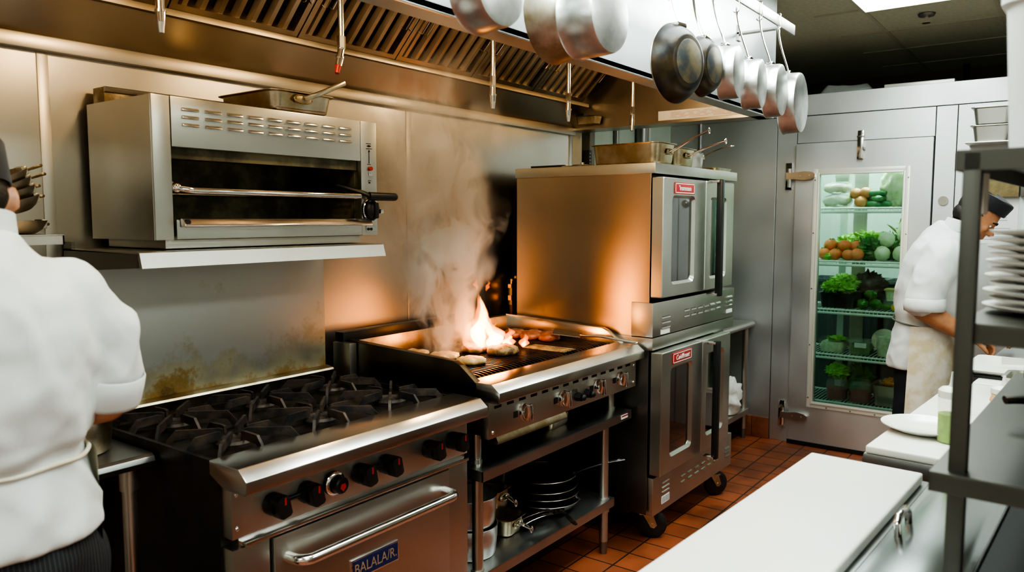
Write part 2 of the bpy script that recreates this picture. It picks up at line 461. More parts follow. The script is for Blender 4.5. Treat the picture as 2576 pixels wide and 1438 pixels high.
# walk-in cooler front: separate panels with dark seams, opening for the door
DY0, DY1, DZ = .784, 1.605, 2.042
m = MB()
for y0, y1, z0, z1 in ((1.742, 2.53, 0, 2.225), (1.608, 1.738, 0, 2.225), (DY0-.0, 1.604, DZ+.006, 2.225), (.668, .78, 0, 2.225),
                       (-.6, .664, 0, 2.225), (-2.6, -.604, 0, 2.225), (-2.6, 2.53, 2.229, 2.365)):
    m.box(XC, XC+.07, y0, y1, z0, z1, bev=.0015, seg=1)
struct(m.build('wall_right', M_COOL))
m = MB()
m.box(XC+.02, XC+.066, 1.6, 2.53, 0, 2.365); m.box(XC+.02, XC+.066, -2.6, .79, 0, 2.365); m.box(XC+.02, XC+.066, .7, 1.7, DZ+.02, 2.365)
struct(m.build('wall_right_seams', M_DARK, smooth=False))
# cooler shell (inside of the walk-in)
M_INT = plain('cooler_interior', (.56,.64,.6), .45, .1, var=.06, scale=3)
m = MB()
m.box(6.55, 6.6, .1, 2.4, 0, 2.3); m.box(XC+.07, 6.6, 2.35, 2.4, 0, 2.3); m.box(XC+.07, 6.6, .1, .15, 0, 2.3)
m.box(XC+.07, 6.6, .1, 2.4, 2.3, 2.36); m.box(XC+.07, 6.6, .1, 2.4, .0, .02)
struct(m.build('wall_cooler_inner', M_INT, smooth=False))
sb('roof_cooler', M_COOL, (XC+.07, 7.0, -2.6, 2.53, 2.345, 2.362))
# cove base
m = MB()
for k in range(5):
    y1 = 2.5 - .16*k - .0; y0 = max(1.74, y1-.157)
    m.box(XC-.014, XC, y0, y1, 0.001, .15, bev=.004)
struct(m.build('baseboard_right', M_TILEB))
# the walk-in door
door = bpy.data.objects.new('door_1', None); COL.objects.link(door); door['kind'] = 'structure'
XD = XC-.028
m = MB(); wy0, wy1, wz0, wz1 = .93, 1.455, .30, 1.845
m.prism([(DY0, .025), (DY1, .025), (DY1, DZ), (DY0, DZ)], 'x', XD+.012, XD+.0121)
m.bm.clear()
m.box(XD, XC+.06, DY0+.003, wy0, .03, DZ); m.box(XD, XC+.06, wy1, DY1-.003, .03, DZ)
m.box(XD, XC+.06, wy0, wy1, .03, wz0); m.box(XD, XC+.06, wy0, wy1, wz1, DZ)
m.build('door_slab', M_COOL, door, smooth=False)
m = MB()                          # window frame: stepped moulding
def frame(m, x0, x1, ya, yb, za, zb, w, bev=.002):
    m.box(x0, x1, ya-w, ya, za-w, zb+w, bev=bev); m.box(x0, x1, yb, yb+w, za-w, zb+w, bev=bev)
    m.box(x0, x1, ya, yb, za-w, za, bev=bev); m.box(x0, x1, ya, yb, zb, zb+w, bev=bev)
frame(m, XD-.010, XD+.0, wy0, wy1, wz0, wz1, .026); frame(m, XD-.018, XD+.02, wy0+.012, wy1-.012, wz0+.012, wz1-.012, .012)
m.build('window_frame', M_FRAMEW, door)
m = MB()
for y in (wy0-.016, wy1+.016):
    for z in (.34, .7, 1.08, 1.45, 1.8): m.cyl((XD-.013, y, z), (XD-.009, y, z), .005, seg=8)
for y in (1.05, 1.2, 1.35):
    m.cyl((XD-.013, y, wz0-.016), (XD-.009, y, wz0-.016), .005, seg=8)
m.build('screw', M_DARKST, door)
m = MB(); m.box(XD+.02, XD+.026, wy0, wy1, wz0, wz1); m.build('window_pane', M_GLASS, door, smooth=False)
# latch at the head of the door
m = MB(); y = 1.197
m.box(XD-.03, XD, y-.018, y+.018, 1.925, 2.105, bev=.006)
m.build('door_closer', M_CHROME, door)
m = MB(); m.box(XD-.034, XD-.002, y-.02, y+.02, 2.06, 2.072, bev=.002); m.box(XD-.036, XD-.0, y-.026, y-.016, 1.98, 2.0, bev=.002); m.build('closer_hook', M_DARKST, door)
def hinge(z, chrome):
    m = MB(); y = 1.63
    m.box(XC-.012, XC, y, y+.045, z-.09, z+.09, bev=.004); m.cyl((XC-.03, y+.01, z-.075), (XC-.03, y+.01, z+.05), .014, seg=12)
    m.build('hinge_plate', M_CHROME, door)
    m = MB()
    pts = [(y+.02, .02), (y-.03, .022), (y-.09, .03), (y-.14, .024), (y-.16, .01)]
    m.ring_loft([[V((XD-.03, yy, z-h)), V((XD-.002, yy, z-h)), V((XD-.002, yy, z+h)), V((XD-.03, yy, z+h))] for yy, h in pts])
    m.cyl((XD-.034, y-.06, z), (XD-.03, y-.06, z), .006, seg=8); m.cyl((XD-.034, y-.12, z), (XD-.03, y-.12, z), .006, seg=8)
    m.build('hinge_strap', M_CHROME if chrome else M_STEEL, door)
hinge(1.83, True); hinge(.2, False)
m = MB(); m.box(XD-.006, XC+.0, DY0, DY1, .004, .03); m.build('door_sweep', M_BLACK, door, smooth=False)
# round lock on the frame
m = MB(); c = (XC, .722, 1.655)
m.cyl((XC-.012, .722, 1.655), (XC, .722, 1.655), .028, .03, seg=24); m.cyl((XC-.02, .722, 1.655), (XC-.012, .722, 1.655), .014, seg=16)
m.build('frame_lock', M_CHROME, door)
# cooler interior light: tube on the ceiling just inside
t = thing('cooler_light', 'bright tube light inside the top of the walk-in cooler', 'light', (5.75, 1.2, 2.24), world=True)
m = MB(); m.box(5.72, 5.8, .7, 1.75, 2.25, 2.3, bev=.006); m.build('housing', M_WHITE, t)
m = MB(); m.cyl((5.76, .72, 2.235), (5.76, 1.73, 2.235), .018); m.build('tube', emission('cooler_tube', (.82,1,.9), 230), t)

# ceiling light panels
M_DIFF = emission('light_diffuser', (.88,1.0,.95), 12.0)
lp = [((3.48, 4.7, .46, 1.07), 'bright flat ceiling light panel in front of the cooler door'),
      ((1.95, 3.17, .46, 1.07), 'bright flat ceiling light panel in front of the hanging pans'),
      ((.43, 1.65, .46, 1.07), 'bright flat ceiling light panel above the near prep table'),
      ((-2.0, -.78, .46, 1.07), 'bright flat ceiling light panel at the near end of the aisle'),
      ((1.95, 3.17, -1.37, -.76), 'bright flat ceiling light panel over the far side of the prep tables'),
      ((-.8, .42, -1.37, -.76), 'bright flat ceiling light panel behind the prep tables')]
for (x0, x1, y0, y1), lb in lp:
    t = thing('ceiling_light', lb, 'ceiling light', ((x0+x1)/2, (y0+y1)/2, ZC), world=True, group='ceiling light panels')
    m = MB(); w = .018
    for bx in ((x0, x1, y0, y0+w), (x0, x1, y1-w, y1), (x0, x0+w, y0+w, y1-w), (x1-w, x1, y0+w, y1-w)): m.box(*bx, ZC-.022, ZC-.001)
    m.build('light_frame', M_TBAR, t, smooth=False)
    m = MB(); m.box(x0+w, x1-w, y0+w, y1-w, ZC-.014, ZC-.008); m.build('diffuser', M_DIFF, t, smooth=False)
t = thing('sprinkler', 'small sprinkler head under a ceiling tile near the cooler', 'sprinkler', (5.0, .8, ZC), world=True)
m = MB(); m.lathe([(.0,ZC-.002),(.045,ZC-.003),(.04,ZC-.016),(.018,ZC-.02),(.0,ZC-.02)], T(5.0,.8,0)); m.build('escutcheon', M_DARKST, t)
m = MB(); m.cyl((5.0,.8,ZC-.02), (5.0,.8,ZC-.05), .011); m.cyl((5.0,.8,ZC-.05),(5.0,.8,ZC-.054), .022); m.build('head', M_CHROME, t)
# pipes on the painted wall and cooler corner
for (x, r, mt, lb) in ((4.15, .03, M_CONDUIT, 'brown square conduit rising beside the beige strip behind the oven'), (4.525, .018, M_DARKST, 'thin dark pipe on the green wall behind the oven'), (4.84, .042, M_DARKST, 'thick dark pipe on the green wall near the corner')):
    m = MB()
    if r == .03: m.box(x-.03, x+.03, YB-.03, YB+.03, .01, 2.69, bev=.004)
    else: m.cyl((x, YB+.03-r, .0), (x, YB+.03-r, 2.69), r, seg=14)
    o = m.build('wall_pipe', mt); tag(o, lb, 'pipe')
m = MB(); m.cyl((XC-.018, 2.29, .15), (XC-.018, 2.29, 2.3), .016, seg=12)
o = m.build('wall_pipe', M_DARKST); tag(o, 'slim dark pipe standing against the cooler side panel behind the oven', 'pipe')
sb('trim_4', M_FRAMEW, (5.005, 5.03, YB+.018, YB+.03, 0, 2.69))
t = thing('outlet_box', 'small dark switch box on the beige strip behind the oven', 'outlet', (4.09, YB-.03, 1.86), world=True)
m = MB(); m.box(4.085, 4.119, YB-.045, YB+.0, 1.86, 1.96, bev=.004); m.build('box_body', M_BLACK, t)
m = MB()
for z in (1.88, 1.9, 1.92, 1.94): m.box(4.095, 4.1, YB-.047, YB-.044, z-.003, z+.003)
m.build('slot', M_WHITE, t, smooth=False)
# things lying on the cooler roof
m = MB(); m.rloft([(.09,.15,.04,2.365),(.1,.17,.05,2.39),(.07,.13,.05,2.43),(.02,.05,.02,2.44)], T(5.62,1.36,0), cap1=True)
m.jitter(lambda p: p + V((0,0,.02*noise.noise(p*14))) if p.z > 2.37 else p)
o = m.build('plastic_bundle', plastic_film('grey_film', (.5,.52,.5), .25)); tag(o, 'grey plastic wrapped bundle on top of the cooler', 'bundle')
m = MB(); m.box(5.47, 5.8, .705, 1.1, 2.363, 2.398, bev=.004); o = m.build('flat_panel', M_FRAMEW); tag(o, 'pale flat panel lying on top of the cooler', 'panel')
t = thing('ceiling_hanger', 'dark bracket and rod standing on the cooler roof', 'bracket', (6.8,.8,2.363), world=True)
m = MB(); m.box(6.74,6.86,.68,.84,2.363,2.385, bev=.003); m.build('foot', M_BLACK, t)
m = MB(); m.cyl((6.8,.80,2.385),(6.8,.80,2.698), .02, seg=12); m.build('rod', M_BLACK, t)
# notices and a cork board on the cooler panel
def notice(y0, y1, z0, z1, lb, red):
    t = thing('wall_notice', lb, 'notice', (XC, (y0+y1)/2, z0), world=True)
    m = MB(); m.box(XC-.003, XC-.0005, y0, y1, z0, z1); m.build('sheet', M_PAPER, t, smooth=False)
    m = MB(); r = random.Random(3)
    z = z1-.06
    while z > z0+.02:
        m.box(XC-.0036, XC-.003, y1-.02-(y1-y0-.04)*r.uniform(.5,1), y1-.02, z-.0022, z+.0022); z -= .016
    m.build('printed_lines', M_INK, t, smooth=False)
    if red:
        m = MB(); m.box(XC-.0038, XC-.003, y0+.04, y0+.08, z1-.035, z1-.028); m.box(XC-.0038, XC-.003, y0+.04, y0+.08, z1-.05, z1-.043); m.build('red_heading', M_INKR, t, smooth=False)
notice(.335, .55, 1.40, 1.66, 'white printed notice with a red heading on the cooler panel', True)
notice(.1, .315, 1.45, 1.66, 'white printed notice at the far right of the cooler panel', False)
m = MB(); m.box(XC-.05, XC-.001, .335, .60, 1.672, 1.815, bev=.003); o = m.build('wall_box', M_CORK); tag(o, 'brown box fixed on the cooler panel above the notices', 'box')
m = MB(); m.box(XC-.05, XC-.001, .06, .328, 1.672, 1.815, bev=.003); o = m.build('wall_box', M_DARKST); tag(o, 'dark grey box fixed on the cooler panel beside the brown box', 'box')
M_DARKFILT = plain('filter_shadow', (.06,.04,.02), .5, .6)  # sheet behind the baffles, the shade of the gaps put into its colour
# ------------------------------------------------------------------ exhaust hood
HX0, HX1, HZ, HYF = -1.3, 3.955, 2.068, 1.36
hood = thing('exhaust_hood', 'long stainless exhaust hood with slanted baffle filters above the cook line', 'hood', (1.4, 2.0, HZ), world=True)
m = MB()
m.box(HX0, 4.075, HYF-.02, HYF+.02, HZ, 2.69); m.box(HX0, 4.075, HYF-.02, HYF+.06, HZ-.006, HZ+.02, bev=.004)
m.build('front_panel', M_HOODF, hood, smooth=False)
m = MB(); m.box(HX1, 4.075, HYF+.02, YB-.006, HZ, 2.69); m.box(HX1-.03, 4.075, HYF+.0, YB-.006, HZ-.006, HZ+.006); m.build('end_panel', M_HOOD, hood, smooth=False)
m = MB(); m.box(HX0, HX0+.05, HYF+.02, YB-.006, HZ, 2.69); m.build('end_panel', M_HOOD, hood, smooth=False)
m = MB(); m.box(HX0+.05, HX1, HYF+.02, 2.0, 2.67, 2.688); m.build('hood_top', M_HOOD, hood, smooth=False)
m = MB(); m.prism([(2.492, 2.078), (2.492, 2.69), (2.48, 2.69), (2.40, 2.2), (2.40, 2.19), (2.49, 2.078)], 'x', HX0+.05, HX1); m.build('back_plenum', M_HOOD, hood, smooth=False)
m = MB(); m.box(HX0+.05, HX1, 2.468, 2.496, 2.036, 2.078, bev=.003); m.build('gutter_lip', M_HOOD, hood)
m = MB(); m.box(HX0+.05, HX1-.02, 2.37, 2.402, 2.190, 2.200, bev=.002); m.box(HX0+.05, HX1-.02, 2.368, 2.372, 2.188, 2.208, bev=.001); m.build('filter_rail', M_FILT, hood)
# baffle filters: local u along x, v up the slope, n out of the filter
sl = V((0, -.7071, .7071)); nn = V((0, -.7071, -.7071))
FW, FH = .5, .6
def filt(x0):
    B = Matrix(((1, 0, 0, x0), (0, sl.y, nn.y, 2.385), (0, sl.z, nn.z, 2.212), (0, 0, 0, 1)))
    m = MB(); w = .022
    m.box(0, FW-.006, 0, .03, -.03, .012, M=B); m.box(0, FW-.006, FH-.03, FH, -.03, .012, M=B)
    m.box(0, w, .03, FH-.03, -.03, .012, M=B); m.box(FW-.006-w, FW-.006, .03, FH-.03, -.03, .012, M=B)
    n = 7; p = (FW-.006-2*w)/n
    for k in range(n):
        u = w + p*k
        m.prism([(u+.008, -.012), (u+.016, .008), (u+.034, .008), (u+.042, -.012), (u+.039, -.012), (u+.032, .004), (u+.018, .004), (u+.011, -.012)], 'y', .03, FH-.03, M=B @ Matrix(((1,0,0,0),(0,1,0,0),(0,0,1,0),(0,0,0,1))))
    f = m.build('grease_filter', M_FILT, hood, smooth=False)
    m = MB(); m.box(w, FW-w, .03, FH-.03, -.034, -.03, M=B); m.build('filter_gap_shade', M_DARKFILT, f, smooth=False)
    for u in (.045, FW-.05):
        m = MB(); h = [V((u-.018,.16,.012)), V((u-.018,.16,.03)), V((u-.014,.165,.036)), V((u-.014,.29,.036)), V((u-.008,.3,.036)), V((u+.008,.3,.036)), V((u+.014,.29,.036)), V((u+.014,.165,.036)), V((u+.018,.16,.03)), V((u+.018,.16,.012))]
        m.tube([B @ p for p in h], .0022, 6); m.build('filter_handle', M_CHROME, f)

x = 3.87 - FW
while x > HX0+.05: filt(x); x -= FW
# warning strip on the inside of the end panel
m = MB(); m.box(HX1-.0025, HX1, 1.47, 1.935, 2.082, 2.132); lab = m.build('notice_strip', M_PAPER, hood, smooth=False, label='white printed warning strip')
m = MB(); r = random.Random(5)
for z in (2.093, 2.1, 2.107, 2.114, 2.121):
    a = 1.86
    while a > 1.5:
        b = a - r.uniform(.03, .12); m.box(HX1-.0032, HX1-.0024, b, a, z-.0012, z+.0012); a = b - r.uniform(.012, .03)
m.build('print', plain('strip_print', (.62,.45,.38), .8), lab, smooth=False)
# grease cup at the low corner
m = MB(); m.rloft([(.03,.06,.01,2.088),(.037,.07,.014,2.13),(.04,.073,.014,2.132),(.036,.069,.013,2.128)], T(3.905,2.35,0)); m.build('grease_cup', M_HOTEL, hood)
m = MB(); m.box(3.88,3.95,2.37,2.42,2.135,2.15); m.build('cup_bracket', M_BLACK, hood)
# lamps under the hood top
M_GLOBE = emission('hood_globe', (1,.72,.40), 72)
for lx in (.42, 1.33, 2.2, 3.33):
    m = MB(); m.cyl((lx,1.381,2.275), (lx,1.40,2.275), .05); m.cyl((lx,1.40,2.275), (lx,1.565,2.275), .022); m.cyl((lx,1.55,2.275),(lx,1.57,2.275),.036); f = m.build('lamp_holder', M_ALU, hood)
    m = MB(); m.ball((lx,1.61,2.265), (.045,.05,.045)); m.build('lamp_globe', M_GLOBE, f)
# fire suppression drops
def nozzle(x, y, zt, bend, red, lb):
    t = thing('spray_nozzle', lb, 'nozzle', (x, y, zt), world=True, group='suppression nozzles under the hood')
    m = MB(); m.cyl((x,y,zt+.1), (x,y,2.668), .0095, seg=12); m.build('drop_pipe', M_BRIGHT, t)
    m = MB(); d = V((-.5*bend, -.2*bend, -1)).normalized(); p = V((x,y,zt+.1))
    m.cyl(p+V((0,0,.025)), p-V((0,0,.012)), .0135, seg=6); m.ball(p-V((0,0,.012)), .0125, seg=12, rings=8); m.build('elbow', M_CHROME, t)
    m = MB(); q = p - V((0,0,.014))
    m.cyl(q, q+d*.03, .011, seg=12); m.cyl(q+d*.03, q+d*.036, .0145, seg=12); m.cyl(q+d*.036, q+d*.06, .0125, .011, seg=12); m.build('nozzle_body', M_CHROME, t)
    m = MB(); m.cyl(q+d*.06, q+d*.086, .0105, .007, seg=12); m.build('blow_off_cap', M_REDG if red else M_ALU, t)
nozzle(1.077, 1.9, 2.014, 0, False, 'suppression nozzle hanging furthest to the near end of the hood')
nozzle(1.665, 1.9, 1.988, .75, True, 'suppression nozzle with a red cap bent over the salamander pan')
nozzle(2.431, 1.9, 1.976, 0, False, 'suppression nozzle hanging straight above the open flame')
nozzle(2.98, 1.9, 1.980, 0, False, 'suppression nozzle beside the small grease cup')
nozzle(3.585, 1.9, 1.988, .5, False, 'suppression nozzle bent above the convection oven')
M_OVENIN = plain('oven_inside', (.03,.032,.03), .5, .3, scale=3, col2=(.015,.016,.015))
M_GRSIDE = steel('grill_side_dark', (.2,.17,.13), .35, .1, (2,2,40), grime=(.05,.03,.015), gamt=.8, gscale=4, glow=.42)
# ------------------------------------------------------------------ six burner range
RX0, RX1 = 1.105, 2.04
rng = thing('gas_range', 'six burner gas range with a tall greasy steel riser and oven below', 'range', (1.57, 2.0, 0), world=True)
m = MB(); m.box(RX0, RX1, 1.76, 2.42, .1, .895); m.box(RX0+.02, RX1-.02, 1.8, 2.4, .0, .1); m.build('cabinet', M_RANGE, rng, smooth=False)
m = MB(); m.box(RX0, RX1, 1.775, 2.40, .895, .905); m.box(RX0, RX0+.012, 1.775, 2.40, .905, .925); m.box(RX1-.012, RX1, 1.775, 2.40, .905, .925)
m.build('cooktop', M_TRAY, rng, smooth=False)
# sloped front rail
m = MB(); m.prism([(1.78, .895), (1.78, .932), (1.655, .932), (1.622, .905), (1.622, .872), (1.632, .868), (1.72, .868)], 'x', RX0-.012, RX1+.004, bev=.002); m.build('front_rail', M_BULL, rng)
# control panel
m = MB(); m.box(RX0+.006, RX1+.004, 1.715, 1.765, .728, .872, bev=.002); pn = m.build('control_panel', M_STEEL, rng)
m = MB()
for x in (RX0+.02, RX1-.012):
    for z in (.755, .845): m.ball((x, 1.714, z), (.006, .004, .006), seg=8, rings=6)
m.build('rivet', M_CHROME, pn)
def knob_black(x, z, thermo=False):
    m = MB()
    if thermo:
        m.lathe([(.0,0),(.034,0),(.034,.014),(.03,.018),(.024,.02),(.024,.042),(.02,.046),(.0,.046)], T(x,1.714,z) @ RX(90))
        k = m.build('knob', M_BLACK, rng, label='black oven dial with a red pointer')
        m = MB(); m.lathe([(.0335,.012),(.035,.014),(.03,.0185),(.027,.019)], T(x,1.714,z) @ RX(90)); m.build('dial_ring', M_CHROME, k)
        m = MB(); m.prism([(x-.011, z-.004), (x, z-.016), (x+.011, z-.004), (x+.007, z+.006), (x-.007, z+.006)], 'y', 1.6665, 1.669); m.build('red_pointer', M_REDG, k, smooth=False)
    else:
        m.lathe([(.0,0),(.03,0),(.031,.012),(.028,.03),(.026,.034),(.0,.034)], T(x,1.714,z) @ RX(90))
        m.prism([(x-.03, z-.012), (x-.024, z-.02), (x+.024, z-.02), (x+.03, z-.012), (x+.03, z+.012), (x+.024, z+.02), (x-.024, z+.02), (x-.03, z+.012)], 'y', 1.655, 1.69, bev=.004, M=T(x,0,z) @ RY(78) @ T(-x,0,-z))
        k = m.build('knob', M_BLACK, rng)
        m = MB(); m.box(x-.003, x+.003, 1.6535, 1.656, z+.008, z+.027); m.build('red_mark', M_REDG, k, smooth=False)
for kx in (1.231, 1.342, 1.54, 1.648, 1.845, 1.964): knob_black(kx, .792)
knob_black(1.438, .790, True)
for vx in (1.25, 1.56):
    m = MB(); m.cyl((vx,1.70,.795),(vx+.08,1.70,.795),.008); m.build('valve_pipe', M_BLACK, rng)
# lower front: strip, posts, door
m = MB(); m.box(RX0+.035, RX1-.005, 1.70, 1.74, .706, .716, bev=.002); m.box(RX0+.03, RX1, 1.725, 1.76, .69, .728); m.build('drip_strip', M_BULL, rng)
m = MB(); m.box(RX0+.006, 1.222, 1.715, 1.77, .1, .70, bev=.003); m.build('side_post', M_STEEL, rng)
m = MB(); m.box(1.944, RX1+.004, 1.715, 1.77, .1, .70, bev=.003); m.build('side_post', M_STEEL, rng)
m = MB(); m.box(1.23, 1.937, 1.705, 1.765, .16, .698, bev=.004); d = m.build('oven_door', M_STEEL, rng)
m = MB(); hz = .632
pts = [V((1.272,1.71,hz))] + arc((1.31,1.68,hz), .038, 180, 270, 6, (1,0,0), (0,1,0))[1:] + arc((1.872,1.68,hz), .038, 270, 360, 6, (1,0,0), (0,1,0)) + [V((1.91,1.71,hz))]
m.tube(pts, .0155, 14); m.build('handle', M_BRIGHT, d)
m = MB(); m.box(1.49, 1.685, 1.698, 1.706, .475, .54, bev=.002); pl = m.build('nameplate', M_CHROME, d)
m = MB(); m.box(1.495, 1.68, 1.6965, 1.6985, .48, .535); m.build('plate_field', M_BLUE, d, smooth=False)
text('BALALA/R.', .044, plain('badge_letter', (.75,.66,.5), .4, .6), d, T(1.587,1.696,.507) @ RX(90), xs=.86)
m = MB(); m.box(1.23, 1.937, 1.715, 1.765, .1, .15, bev=.003); m.build('kick_panel', M_STEEL, rng)
# back guard and riser
m = MB(); m.prism([(2.40, .905), (2.385, .935), (2.372, .955), (2.376, .962), (2.41, .968), (2.42, .968), (2.42, .905)], 'x', RX0, RX1-.03); m.build('back_guard', M_HOTEL, rng)
m = MB(); m.box(RX0, RX1-.035, 2.415, 2.44, .9, 1.425, bev=.002); m.build('riser', M_SPLASH, rng)
# burners and star grates
def star(cx, cy):
    m = MB()
    m.lathe([(.038,.0),(.052,.0),(.055,.012),(.05,.02),(.04,.02),(.036,.012),(.038,.0)], T(cx,cy,.907), seg=24)
    m.lathe([(.0,.0),(.02,.0),(.018,.012),(.0,.012)], T(cx,cy,.907), seg=16)
    m.build('burner', M_IRONB, rng)
    m = MB(); m.box(cx-.152, cx+.152, cy-.148, cy+.148, .9055, .908); m.build('drip_plate', M_TRAY, rng, smooth=False)
    m = MB(); hx, hy = .15, .146
    for k in range(8):
        a = PI/4*k; dx, dy = math.cos(a), math.sin(a)
        R = min(hx/max(abs(dx),1e-6), hy/max(abs(dy),1e-6)) - .004
        if k % 2: R *= .92
        r0 = .03 if k % 2 else .042
        n = V((-dy, dx, 0)); t = .0052; D = V((dx, dy, 0)); c = V((cx, cy, 0))
        prof = [(r0, .932), (r0, .953), (r0+.01, .956), (R-.028, .954), (R-.004, .926), (R, .908), (R-.014, .908), (R-.03, .929)]
        m.ring_loft([[c+D*q+V((0,0,z))-n*t for q, z in prof], [c+D*q+V((0,0,z))+n*t*.7 for q, z in prof]])
    m.build('grate', M_IRON, rng, angle=30)
for cx in (1.262, 1.571, 1.880):
    for cy in (1.925, 2.235): star(cx, cy)

# ------------------------------------------------------------------ equipment stand
SX0, SX1 = 2.085, 3.205
st = thing('equipment_stand', 'low stainless stand carrying the char grill with a pan shelf beneath', 'stand', (2.64, 2.04, 0), world=True)
def shelf(m, x0, x1, y0, y1, z, t=.04):
    m.box(x0, x1, y0, y1, z-.004, z, bev=.001); m.box(x0, x1, y0, y0+.004, z-t, z-.002); m.box(x0, x1, y1-.004, y1, z-t, z-.002)
    m.box(x0, x0+.004, y0, y1, z-t, z-.002); m.box(x1-.004, x1, y0, y1, z-t, z-.002)
m = MB(); shelf(m, SX0, SX1, 1.68, 2.38, .655); m.build('top_shelf', M_TABLE, st)
m = MB(); shelf(m, SX0+.01, SX1-.12, 1.70, 2.36, .262); m.build('lower_shelf', M_TABLE, st)
for x, y in ((2.125, 1.735), (3.045, 1.735), (2.125, 2.33), (3.045, 2.33)):
    m = MB(); m.cyl((x,y,.06), (x,y,.652), .0205, seg=20); l = m.build('leg', M_STEEL, st)
    m = MB(); m.cyl((x,y,.2), (x,y,.268), .026, seg=20); m.build('collar', M_STEEL, l)
    m = MB(); m.cyl((x,y,.0), (x,y,.07), .016, .02, seg=16); m.build('foot', M_DARKST, l)
m = MB(); m.box(3.1, 3.16, 1.6775, 1.6795, .628, .646); o = m.build('sticker', M_PAPER, st, smooth=False)
m = MB(); m.box(3.102, 3.158, 1.6768, 1.6775, .638, .644); m.build('print', M_REDG, o, smooth=False)

# ------------------------------------------------------------------ char grill
GX0, GX1 = 2.105, 3.205
gr = thing('char_grill', 'stainless countertop char grill with black grates and splash guards', 'grill', (2.65, 2.02, .655), world=True)
m = MB(); m.box(GX0+.004, GX1-.004, 1.70, 2.42, .775, .925); m.build('firebox', M_STEEL, gr, smooth=False)
m = MB(); m.box(GX0+.03, GX1-.03, 1.76, 2.38, .925, .935); m.build('radiant_bed', M_DARK, gr, smooth=False)
side = [(1.722, .915), (1.722, .962), (1.80, 1.02), (1.83, 1.032), (2.40, 1.058), (2.405, .915)]
for x in (GX0, GX1-.03):
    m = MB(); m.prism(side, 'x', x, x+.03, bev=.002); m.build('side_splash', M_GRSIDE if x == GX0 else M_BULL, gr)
m = MB(); m.box(GX0, GX1, 2.392, 2.43, .915, 1.05, bev=.002); m.build('back_splash', M_HOTEL, gr)
m = MB(); m.box(GX0-.02, GX1-.3, 2.40, 2.45, 1.05, 1.088, bev=.003); m.build('back_flue', M_BLACKM, gr)
m = MB(); m.box(GX0-.04, GX0-.004, 2.34, 2.44, .70, 1.05, bev=.002); m.build('rear_post', M_STEEL, gr)
m = MB(); m.prism([(1.765, .918), (1.765, .966), (1.655, .968), (1.618, .94), (1.618, .905), (1.628, .9), (1.70, .9)], 'x', GX0+.0, GX1-.002, bev=.002); m.build('front_rail', M_BULL, gr)
m = MB(); m.box(GX0-.004, GX1+.004, 1.665, 1.70, .768, .90, bev=.002); cp = m.build('control_panel', M_STEEL, gr)
x = GX0+.03
while x < GX1-.06:
    m = MB(); m.box(x, x+.04, 1.6635, 1.667, .874, .884); m.build('vent_slot', M_DARK, cp, smooth=False); x += .075
m = MB()
for x, z in ((GX0+.02, .79), (GX1-.02, .79), (GX1-.02, .87)): m.ball((x, 1.664, z), (.007,.005,.007), seg=8, rings=6)
m.build('rivet', M_CHROME, gr)
def knob_chrome(x, z):
    m = MB(); m.lathe([(.0,0),(.033,0),(.034,.01),(.03,.022),(.0,.024)], T(x,1.664,z) @ RX(90))
    k = m.build('knob', M_CHROME, gr)
    m = MB(); m.box(x-.009, x+.009, 1.626, 1.65, z-.034, z+.034, bev=.006, M=T(x,0,z) @ RY(-6) @ T(-x,0,-z)); m.build('grip', M_CHROME, k)
    m = MB(); m.box(x-.066, x-.04, 1.6625, 1.666, z-.012, z+.012, bev=.003); m.build('pilot_hole', M_DARK, k)
for kx in (2.315, 2.585, 2.86, 3.06): knob_chrome(kx, .828)
for kx in (2.69, 2.765):
    m = MB(); m.cyl((kx,1.664,.815),(kx,1.64,.815), .02, .017, seg=8); m.ball((kx,1.632,.815), (.014,.012,.014), seg=10, rings=6); m.build('igniter_button', M_BLACK, gr)
m = MB(); m.cyl((2.67,1.66,.845),(2.67,1.652,.845),.006); m.build('pilot_screw', M_DARKST, gr)
m = MB(); m.prism([(1.66, .742), (1.665, .738), (1.78, .752), (1.78, .768), (1.67, .768), (1.66, .75)], 'x', 2.15, 2.61); m.build('grease_tray', M_HOTEL, gr)
for x in (2.15, 3.14):
    for y in (1.76, 2.34):
        m = MB(); m.cyl((x,y,.655),(x,y,.77), .018, seg=16); m.cyl((x,y,.655),(x,y,.672), .022, seg=16); m.build('leg', M_STEEL, gr)
def grate(x0, x1):
    m = MB(); y0, y1, z = 1.775, 2.365, .962
    n = max(4, int((x1-x0)/.0235))
    for k in range(n+1):
        x = x0 + (x1-x0)*k/n
        prof = [(y0, z-.02), (y0+.006, z-.008), (y0+.03, z+.002), (y0+.06, z+.006), (y1, z+.006), (y1, z-.012), (y0+.05, z-.02)]
        m.ring_loft([[V((x-.0042, y, zz)) for y, zz in prof], [V((x+.0042, y, zz)) for y, zz in prof]])
    for y in (y0+.01, y0+.2, y0+.4, y1-.01): m.box(x0, x1, y-.006, y+.006, z-.02, z-.003)
    m.build('grill_grate', M_GRATE, gr, angle=30)
gx = [GX0+.035, GX0+.29, GX0+.55, GX0+.81, GX1-.035]
for a, b in zip(gx, gx[1:]): grate(a+.003, b-.003)
m = MB()
for k in range(3): m.box(2.80+.035*k, 2.825+.035*k, 1.80, 2.02, .9685, .9725)
m.build('grease_crust', plain('grill_crust', (.4,.3,.14), .6, scale=30, col2=(.16,.1,.05)), gr)

